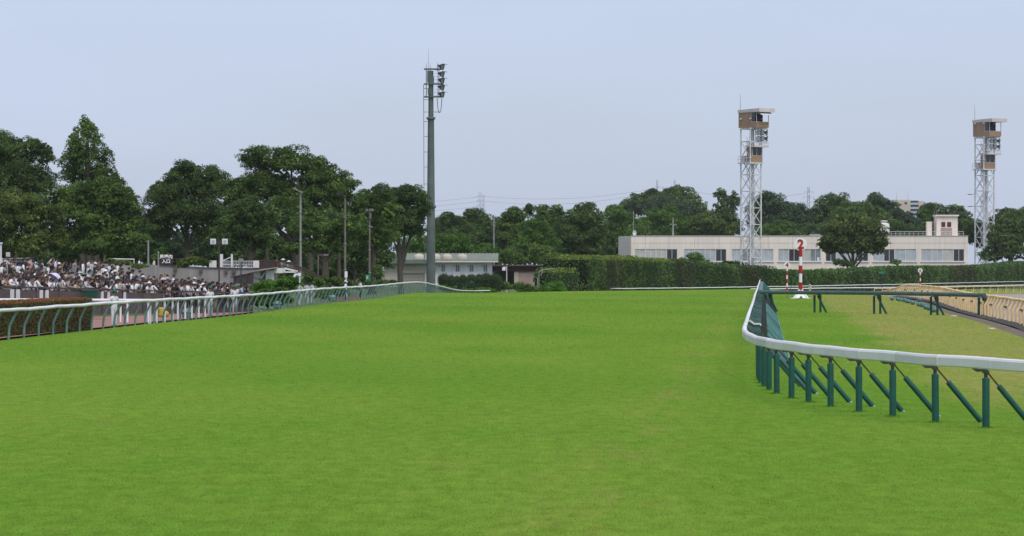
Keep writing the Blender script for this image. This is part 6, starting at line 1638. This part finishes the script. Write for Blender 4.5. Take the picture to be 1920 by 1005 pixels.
def footbridge():
    """white gated parapet, stone edge wall and brown ramp railing behind the crowd"""
    s = 21.5; Y = F / s
    X = lambda px: (px - CX) / s
    Z = lambda y: CAMZ - (y - HY) / s
    o = Vector((X(440), Y, Z(505)))
    t = thing('parapet_gate', 'white gated parapet on the bridge deck behind the right part of the crowd', 'gate', o)
    def bb(m, x0, x1, y0, y1, dy=0, th=.2): m.bbox((X(x0) - o.x, dy, Z(y0) - o.z), (X(x1) - o.x, dy + th, Z(y1) - o.z))
    m = MB(); bb(m, 392, 405.5, 502, 488.5, 0, .35); m.build('pier', M_conwhite, t); m = MB(); bb(m, 474.5, 485.5, 502, 488.5, 0, .35); m.build('pier', M_conwhite, t)
    for a, b in ((412, 417.8), (433, 436.2)): m = MB(); bb(m, a, b, 501, 476.5, -.02, .3); m.build('gate_post', M_conwhite, t)
    m = MB(); bb(m, 405.6, 474.4, 502.5, 501.4, .02, .2); bb(m, 417.8, 474.4, 490, 489, .05, .1); bb(m, 417.8, 433, 496.6, 495.4, .05, .1); m.bar((X(417.5) - o.x, .1, Z(489) - o.z), (X(433) - o.x, .1, Z(482) - o.z), .08, .08)
    for k in range(13):
        x = 437 + k * 3.1; bb(m, x, x + .7, 501.4, 490, .08, .05)
    for k in range(8): x = 418.5 + k * 1.9; bb(m, x, x + .5, 501.4, 490, .08, .05)
    bb(m, 436, 474.4, 496, 495.2, .08, .05); m.build('railing', M_pole_white, t)
    # deck edge wall
    w_ = thing('edge_wall', 'weathered concrete edge wall with brown posts running behind the crowd', 'wall', Vector((X(330), Y - .4, Z(512))))
    m = MB(); q = w_.location
    pts = [(180, 494), (300, 497.5), (345, 500.5), (395, 503), (520, 505)]
    for (xa, ya), (xb, yb) in zip(pts, pts[1:]):
        vs = [(X(xa)-q.x, 0, Z(ya+9)-q.z-1.5), (X(xb)-q.x, 0, Z(yb+9)-q.z-1.5), (X(xb)-q.x, 0, Z(yb)-q.z), (X(xa)-q.x, 0, Z(ya)-q.z)]
        vs += [(a, .3, c) for a, b_, c in vs]; m.add(vs, [(0,1,2,3), (3,2,6,7), (4,7,6,5)])
    m.build('wall', M_concrete, w_)
    m = MB()
    for (xa, ya), (xb, yb) in zip(pts[1:], pts[2:]): m.bar((X(xa)-q.x, -.05, Z(ya-1)-q.z), (X(xb)-q.x, -.05, Z(yb-1)-q.z), .1, .07); m.bar((X(xa)-q.x, .2, Z(ya-15 if xa < 390 else ya-13)-q.z), (X(xb)-q.x, .2, Z(yb-15)-q.z), .06, .05) if xb < 400 else None
    m.build('hand_rail', M_brownrail, w_)
    for px, y in ((330, 500), (378, 502.5), (425, 504), (440, 504.2)):
        m = MB(); m.bbox((X(px)-q.x-.14, -.25, Z(y+8)-q.z), (X(px)-q.x+.14, -.02, Z(y)-q.z)); m.build('post', M_brownpanel, w_)
    # ramp fence: level then falling to the right
    f = thing('ramp_fence', 'brown slatted ramp fence falling away to the right behind the white canopy', 'fence', Vector((X(487), Y + .5, Z(502))))
    q = f.location; prof = [(486, 488, 502), (520, 490, 503), (540, 493, 502), (560, 500, 506), (585, 511, 516), (605, 520, 525)]
    m = MB()
    for (xa, ta, ba), (xb, tb, b_) in zip(prof, prof[1:]):
        m.bar((X(xa)-q.x, 0, Z(ta)-q.z), (X(xb)-q.x, 0, Z(tb)-q.z), .12, .1); m.bar((X(xa)-q.x, 0, Z(ba)-q.z), (X(xb)-q.x, 0, Z(b_)-q.z), .1, .08)
        n = int((xb - xa) / 1.7)
        for k in range(n):
            u = k / n; x = X(xa + (xb-xa)*u) - q.x; m.bbox((x-.028, -.03, Z(ba + (b_-ba)*u)-q.z), (x+.028, .03, Z(ta + (tb-ta)*u)-q.z))
    m.build('slat_panel', M_brownrail, f)
    m = MB(); m.bbox((X(514)-q.x, -.08, Z(502)-q.z), (X(519)-q.x, -.035, Z(490)-q.z)); m.build('board', M_maroon, f)
    # canopy with white walls below
    c = thing('underpass_canopy', 'white walled underpass entrance with a sloping grey canopy roof', 'shelter', Vector((X(500), Y - 1.5, Z(532))))
    q = c.location; cb = lambda m, x0, x1, y0, y1, dy, th: m.bbox((X(x0)-q.x, dy, Z(y0)-q.z), (X(x1)-q.x, dy+th, Z(y1)-q.z))
    m = MB(); cb(m, 478.5, 490.5, 522, 509, 0, .4); cb(m, 501, 516, 532, 507, -.3, .6); cb(m, 516, 534, 512, 502.5, -.1, .5); m.build('wall', M_conwhite, c)
    m = MB(); m.bar((X(491)-q.x, .1, Z(523)-q.z), (X(499)-q.x, .1, Z(511)-q.z), .2, .16); m.bar((X(535)-q.x, .2, Z(503)-q.z), (X(560)-q.x, .2, Z(509)-q.z), .2, .16); m.bar((X(535)-q.x, .2, Z(510)-q.z), (X(558)-q.x, .2, Z(510)-q.z), .2, .12); m.bar((X(535.5)-q.x, .2, Z(503)-q.z), (X(535.5)-q.x, .2, Z(510)-q.z), .16, .12); m.build('brace', M_conwhite, c)
    m = MB(); z0, z1 = Z(510.5)-q.z, Z(503)-q.z; xa, xb = X(473)-q.x, X(522)-q.x
    m.add([(xa, -1.2, z0), (xb, -1.2, z1), (xb, 1.0, z1), (xa, 1.0, z0), (xa, -1.2, z0+.12), (xb, -1.2, z1+.12), (xb, 1.0, z1+.12), (xa, 1.0, z0+.12)], [(3,2,1,0), (4,5,6,7), (0,1,5,4), (1,2,6,5), (2,3,7,6), (3,0,4,7)])
    m.build('roof', M_concrete, c)
    m = MB(); m.add([(X(473)-q.x, -.6, Z(518)-q.z), (X(476)-q.x, -.6, Z(518)-q.z), (X(501)-q.x, -.6, Z(531)-q.z), (X(473)-q.x, -.6, Z(529)-q.z), (X(473)-q.x, 0.3, Z(518)-q.z), (X(476)-q.x, .3, Z(518)-q.z), (X(501)-q.x, .3, Z(531)-q.z)], [(0,3,2,1), (0,1,5,4), (1,2,6,5)]); m.build('ramp_cheek', M_concrete, c)
    # brown corner of the terrace barrier
    k = thing('terrace_fence', 'short dark brown solid fence at the upper right end of the terrace', 'fence', at(460, 246)); s3 = F / 246; q = k.location
    zz = lambda y: CAMZ - (y - HY) / s3 - q.z
    xx = lambda px: (px - CX) / s3 - q.x
    m = MB(); m.add([(xx(436), 1.5, zz(520)), (xx(474), 0, zz(512)), (xx(474), 0, zz(532)), (xx(436), 1.5, zz(532)), (xx(436), 1.56, zz(520)), (xx(474), .06, zz(512)), (xx(474), .06, zz(532)), (xx(436), 1.56, zz(532))], [(0,3,2,1), (4,5,6,7), (0,1,5,4), (1,2,6,5)]); m.build('panel', M_brownpanel, k)
    m = MB(); m.bar((xx(430), 1.7, zz(520)), (xx(474.5), -.02, zz(511.5)), .1, .07); m.build('top_rail', M_brownrail, k)
    for px in (436, 449, 462, 474): m = MB(); u = (px-436)/38; m.box((xx(px), 1.45-1.5*u, zz(526)), (.09, .09, 1.0)); m.build('post', M_brownrail, k)
    # upper path white railing, left
    u = thing('path_railing', 'thin pale railing along the upper path behind the left part of the crowd', 'railing', Vector((X(230), F / 21.8, Z(488)))); q = u.location
    m = MB(); m.tube([(X(215)-q.x, 0, Z(485.5)-q.z), (X(262)-q.x, 0, Z(486.5)-q.z)], .06, 6); m.build('top_rail', M_pole_white, u)
    for px in (216, 230, 246, 261): m = MB(); m.tube([(X(px)-q.x, 0, Z(494)-q.z), (X(px)-q.x, 0, Z(486)-q.z)], .04, 6); m.build('post', M_pole_white, u)
    u = thing('path_railing', 'pale railing of the upper path at the left edge beneath the trees', 'railing', Vector((X(40), F / 21.8, Z(490)))); q = u.location
    m = MB(); m.tube([(X(5)-q.x, 0, Z(486)-q.z), (X(72)-q.x, 0, Z(484.5)-q.z)], .06, 6); m.bbox((X(0)-q.x, .1, Z(492)-q.z), (X(72)-q.x, .3, Z(487.5)-q.z)); m.build('top_rail', M_concrete, u)
    for px in (8, 24, 40, 56, 71): m = MB(); m.tube([(X(px)-q.x, 0, Z(492)-q.z), (X(px)-q.x, 0, Z(485.5)-q.z)], .04, 6); m.build('post', M_pole_white, u)
    u = thing('small_railing', 'small dark railing at the top of the terrace steps', 'railing', at(180, 274)); 
    m = MB()
    for x in np.linspace(-.25, .25, 7): m.tube([(x, 0, 0), (x, 0, 1.0)], .022, 5)
    m.tube([(-.25, 0, 1.0), (.25, 0, 1.0)], .03, 6); m.build('bars', M_steel, u)
    for px, y, lab in ((169, 502.5, 'upper teal bench top among the crowd on the terrace'), (158, 513, 'lower teal bench top among the crowd on the terrace')):
        d = 258 if y < 510 else 244; p = at(px, d); u = thing('terrace_bench', lab, 'bench', p); zz = CAMZ - (y - HY) * d / F - p.z
        m = MB(); m.box((0, 0, zz), (1.05, .4, .09)); m.build('seat', M_bench, u)
        for x in (-.45, .45): m = MB(); m.box((x, 0, zz / 2 - .02), (.08, .34, zz - .05)); m.build('leg', M_steel, u)
footbridge()

# umbrella held in the crowd
p = at(99, dbar(99) + 2.4); u = thing('umbrella', 'pale lavender umbrella raised among the front rows at the left', 'umbrella', p + Vector((0, 0, 1.15)))
M_umb = mat('umbrella_cloth', (.56, .54, .66), .7, .05)
m = MB(); ax = Matrix.Rotation(R(38), 3, 'Y') @ Matrix.Rotation(R(-20), 3, 'X'); n = 8; prof = [(0, .34), (.14, .32), (.27, .25), (.38, .15), (.47, .02)]; vs = []
for r_, z in prof:
    for k in range(n): a = 2*PI*k/n; vs.append(ax @ Vector((r_*math.cos(a), r_*math.sin(a), z)) + Vector((.12, 0, .55)))
m.add(vs, [(i*n+k, i*n+(k+1)%n, (i+1)*n+(k+1)%n, (i+1)*n+k) for i in range(len(prof)-1) for k in range(n)]); m.build('canopy', M_umb, u)
m = MB(); m.tube([ax @ Vector((0, 0, -.45)) + Vector((.12, 0, .55)), ax @ Vector((0, 0, .38)) + Vector((.12, 0, .55))], .012, 6); m.build('shaft', M_steel, u)

# ------------------------------------------------------------------ poles and small furniture
def light_pole(label, px, s, ytop, ybase, m_, r, head):
    X0 = (px - CX) / s; b = G(X0, F / s); root = thing('light_pole', label, 'lamp post', b); h = CAMZ - (ytop - HY) / s - b.z
    mb = MB(); mb.tube([(0, 0, -.3), (0, 0, h)], [r*.85, r * .58], 10); mb.build('pole', m_, root)
    for z in (h * .25, h * .52, h * .8): mb = MB(); mb.lathe([(r*.9, z-.05), (r*1.12, z-.03), (r*1.12, z+.03), (r*.8, z+.05)], n=10); mb.build('band', M_concretepole, root)
    if head == 'arm':
        mb = MB(); mb.bar((.1, 0, h - .1), (-.5, -.3, h + .3), .07, .07); mb.bar((.25, 0, h), (-.2, 0, h), .1, .1); mb.build('arm', M_concretepole, root)
        mb = MB(); q = Matrix.Rotation(R(30), 3, 'Y'); mb.box((-.5, -.35, h + .32), (.55, .26, .14), 0, q); mb.box((.08, -.2, h + .02), (.4, .2, .14), 0, q); hd = mb.build('lamp_head', M_concretepole, root)
        mb = MB(); mb.box((-.53, -.35, h + .235), (.4, .2, .03), 0, q); mb.build('lens', M_lens, hd)
    elif head == 'hook':
        mb = MB(); mb.tube([(0, 0, h - .1), (-.05, 0, h + .25), (-.35, -.1, h + .45), (-.7, -.2, h + .48)], .06, 8); mb.build('arm', M_steel, root)
        mb = MB(); mb.box((-.62, -.2, h + .52), (.85, .34, .2), 0, Matrix.Rotation(R(-14), 3, 'Y')); mb.build('lamp_head', M_lamp, root)
    else:
        mb = MB(); mb.box((0, 0, h - .2), (.7, .08, .09)); mb.box((.1, -.15, h - .7), (.22, .2, .6)); mb.build('bracket', M_polebrown, root)
        for x in (-.3, .05, .32):
            mb = MB(); mb.lathe([(0, -.13), (.08, -.1), (.12, .09), (.1, .1)], (x, -.22, h - .02), 10, 0, True, Matrix.Rotation(R(100), 3, 'X')); mb.box((x, -.1, h - .12), (.06, .2, .1)); mb.build('floodlight', M_pole_white, root)
    return root
light_pole('tall grey light pole with a tilted lamp arm at the left of the three', 563.5, 17.2, 360, 505, M_concretepole, .17, 'arm')
light_pole('tall grey brown light pole with a hooked lamp in the middle of the three', 647, 17.0, 372, 530, M_polebrown, .17, 'hook')
light_pole('brown light pole with small white floodlights at the right of the three', 693, 17.0, 393, 530, M_polebrown, .15, 'flood')
t = thing('street_lamp', 'short street lamp with one straight arm pointing right before the dark wood', 'lamp post', G((596.5 - CX) / 19.0, F / 19)); g = t.location.z; hz = CAMZ - (478 - HY) / 19 - g
m = MB(); m.tube([(0, 0, 0), (0, 0, hz)], .055, 8); m.tube([(0, 0, hz - .04), (.6, 0, hz)], .04, 6); m.build('pole', M_polebrown, t); m = MB(); m.box((.78, 0, hz), (.46, .16, .1)); m.build('lamp_head', M_concretepole, t)
t = thing('camera_post', 'white post with a boxed security camera hanging from its arm', 'camera', at(562, 263)); g = t.location.z; s = F / 263; Z = lambda y: CAMZ - (y - HY) / s - g
m = MB(); m.tube([(0, 0, 0), (0, 0, Z(515))], .06, 8); m.build('pole', M_pole_white, t)
m = MB(); m.box((-.02, 0, Z(514.5)), (.2, .2, .26)); m.bar((-.02, 0, Z(513.8)), (-.42, 0, Z(515)), .1, .14); m.build('housing', M_white, t)
m = MB(); m.lathe([(.04, .0), (.09, -.08), (.11, -.16), (.07, -.22), (0, -.24)], (-.40, 0, Z(515)), 12); m.build('camera', M_pole_white, t)
t = thing('equipment_box_post', 'white box on a short white post at the foot of the middle light pole', 'box', at(649, 306)); g = t.location.z; s = F / 306; Z = lambda y: CAMZ - (y - HY) / s - g
m = MB(); m.tube([(0, 0, 0), (0, 0, Z(520))], .07, 8); m.lathe([(.05, Z(530)), (.16, Z(530)), (.16, Z(528)), (.05, Z(527.5))], n=10); m.build('post', M_pole_white, t); m = MB(); m.box((0, 0, Z(514.5)), (.24, .24, .56)); m.build('box', M_white, t)
t = thing('green_sign', 'small teal sign with white marks beside the brown light pole', 'sign', G((690 - CX) / 17.6, F / 17.6)); g = t.location.z; s = 17.6; Z = lambda y: CAMZ - (y - HY) / s - g
m = MB(); m.tube([(0, 0, 0), (0, 0, Z(525))], .05, 8); m.build('post', M_steel, t); m = MB(); m.box((0, 0, Z(520.5)), (.5, .08, .68)); b_ = m.build('panel', M_signgreen, t)
m = MB()
for k, w_ in enumerate((.26, .18, .22)): m.box((-.08, -.05, Z(518 + k * 2.2)), (w_, .012, .05)); 
m.build('marks', M_disc, b_)
def plain_pole(name, label, px, s, ytop, r, m_, cat='pole'):
    b = G((px - CX) / s, F / s); t = thing(name, label, cat, b); h = CAMZ - (ytop - HY) / s - b.z
    m = MB(); m.tube([(0, 0, 0), (0, 0, h)], [r, r * .8], 10); m.build('pole', m_, t); return t, h
t, h = plain_pole('utility_pole', 'concrete utility pole with small crossarms behind the white shed', 926, 11.0, 411, .14, M_concretepole, 'utility pole')
m = MB(); m.bar((-.5, 0, h - .6), (.5, 0, h - .6), .08, .08); m.bar((-.35, 0, h - 1.1), (.35, 0, h - 1.1), .08, .08); m.build('crossarm', M_concretepole, t)
plain_pole('grey_pole', 'short grey green pole behind the crowd left of the entrance sign', 278, 20.0, 450, .10, M_concretepole)
t, h = plain_pole('white_lamp_post', 'white lamp post at the left edge behind the crowd', 1.5, 22.0, 456, .10, M_pole_white, 'lamp post')
m = MB(); m.box((.0, 0, h), (.3, .25, .14)); m.build('lamp_head', M_pole_white, t); m = MB(); m.box((0, 0, (h - 1.0)*.5 + 0.2), (.28, .24, .9)); m.build('box', M_pole_white, t)
b = at(15, 283); t = thing('notice_board', 'small cream notice board by the left edge railing', 'board', b); z = CAMZ - (477 - HY) * 283 / F - b.z; m = MB(); m.box((0, 0, z), (.34, .06, .38)); m.build('board', M_curtain, t); m = MB(); m.tube([(0, .05, 0), (0, .05, z)], .03, 6); m.build('post', M_steel, t)
t, h = plain_pole('white_sign_post', 'white post with a small square panel in front of the garage', 950, 12.6, 499.5, .085, M_pole_white, 'sign')
m = MB(); m.box((-.42, -.05, h - .36), (.5, .06, .5)); m.bar((-.5, 0, h - .1), (0, 0, h - .1), .06, .06); m.build('panel', M_disc, t)
t = thing('tubular_gate', 'white tubular frame with a bent corner at the left end of the hedge blocks', 'gate', G((1010 - CX) / 12.6, F / 12.6)); g = t.location.z; Z = lambda y: CAMZ - (y - HY) / 12.6 - g
m = MB(); x = lambda px: (px - 1010) / 12.6
m.tube([(x(1010.5), 0, 0), (x(1010.5), 0, Z(511)), (x(1012), 0, Z(508.5)), (x(1018), .4, Z(505.5)), (x(1040), 2.0, Z(504))], .06, 8); m.tube([(x(1014), 0, Z(517)), (x(1018), .4, Z(507))], .05, 6); m.tube([(x(1008), 0, 0), (x(1008), 0, Z(521))], .075, 8); m.build('tube', M_concretepole, t)
# bins and bags behind the rail
for px, d, lab in ((351, 199, 'round teal bin just behind the white railing posts'), (520, 243, 'round teal bin behind the rail before the pale shrubs'), (624, 294, 'round teal bin behind the rail left of the middle light pole')):
    b = at(px, d); m = MB(); m.lathe([(0, 0), (.24, 0), (.30, .12), (.32, .3), (.30, .46), (.2, .55), (.06, .57), (0, .57)], n=16); o = m.build('round_bin', M_postteal, None, b); tag(o, lab, 'bin', 'round teal bins behind the rail')
    m = MB(); m.lathe([(.322, .27), (.335, .29), (.335, .33), (.318, .35)], n=16); m.build('rim', M_greenboard, o)
b = at(303, 202); m = MB(); m.lathe([(.05, 0), (.2, .02), (.25, .15), (.18, .36), (.24, .52), (.15, .6), (.05, .58)], n=10); m.sphere((.25, 0, .2), (.2, .15, .2), 8, 6); tag(m.build('yellow_sack', M_yellow, None, b), 'bright yellow sack standing behind the white railing posts', 'sack')
# low retaining kerb of brick behind the rail
t = thing('brick_planter', 'low pinkish brick planter wall behind the rail near the middle light pole', 'planter', at(640, 313)); m = MB(); m.bbox((-.9, 0, -.2), (1.6, .3, .42)); m.build('wall', M_paving, t); m = MB(); m.bbox((-.95, -.04, .42), (1.65, .34, .49)); m.build('coping', M_concrete, t)

# ------------------------------------------------------------------ standing grass blades close to the camera
def grass():
    rng = np.random.default_rng(3); out = []
    for y0, y1, dens, hgt, wd in [(y, y + 2, 1000 * math.exp(-(y - 34) / 14.0), .018, .0065 + .00018 * (y - 34)) for y in range(34, 104, 2)] + [(y, y + 3, 46 * 60 / y, .036, .004 + .00009 * y) for y in range(34, 94, 3)] + [(y, y + 4, 17 * (94 / y) ** 1.3 * min(1, (430 - y) / 200), .034 + .00016 * y, .00014 * y) for y in range(94, 430, 4)]:
        xm = y1 * .19; n = int(dens * (y1 - y0) * 2 * xm)
        Y = rng.uniform(y0, y1, n); X = rng.uniform(-1, 1, n) * Y * .19
        ok = (X > np.interp(Y, [p[0] for p in FENCE_L[:9]], [p[1] for p in FENCE_L[:9]]) + .2) & (X < np.interp(Y, [p[0] for p in XR[:9]], [p[1] for p in XR[:9]]) - .1); X, Y = X[ok], Y[ok]; n = len(X)
        Z = 0.035 * np.sin(Y / 17.0 + X / 9.0) if y1 < 330 else np.array([zg(p, q) for p, q in zip(X, Y)])
        a = rng.uniform(0, 2*PI, n); h = hgt * (.5 + rng.random(n)); lean = rng.normal(size=(n, 2)) * h[:, None] * .45
        P = np.stack([X, Y, Z - .004], 1); w_ = np.stack([np.cos(a), np.sin(a), 0*a], 1) * wd * (.6 + .8 * rng.random(n))[:, None] * .5
        tip = P + np.stack([lean[:, 0], lean[:, 1], h], 1)
        out.append(np.stack([P - w_, P + w_, tip], 1).reshape(-1, 3))
    for q in NEARPOSTS:
        X0, Y0 = q.x, q.y
        n = 260; a = rng.uniform(0, 2*PI, n); r = .05 + .13 * rng.random(n) ** 1.5; X = X0 + r*np.cos(a); Y = Y0 + r*np.sin(a); Z = 0.035 * np.sin(Y / 17.0 + X / 9.0)
        b = rng.uniform(0, 2*PI, n); h = .02 + .06 * rng.random(n) * (1 - (r - .06) / .2); P = np.stack([X, Y, Z - .004], 1); w_ = np.stack([np.cos(b), np.sin(b), 0*b], 1) * .007
        ln = rng.normal(size=(n, 2)) * h[:, None] * .35; out.append(np.stack([P - w_, P + w_, P + np.stack([ln[:, 0], ln[:, 1], h], 1)], 1).reshape(-1, 3))
    tag(link('grass', np_mesh('grass', np.concatenate(out), 3, M_blade)), kind='stuff')
grass()
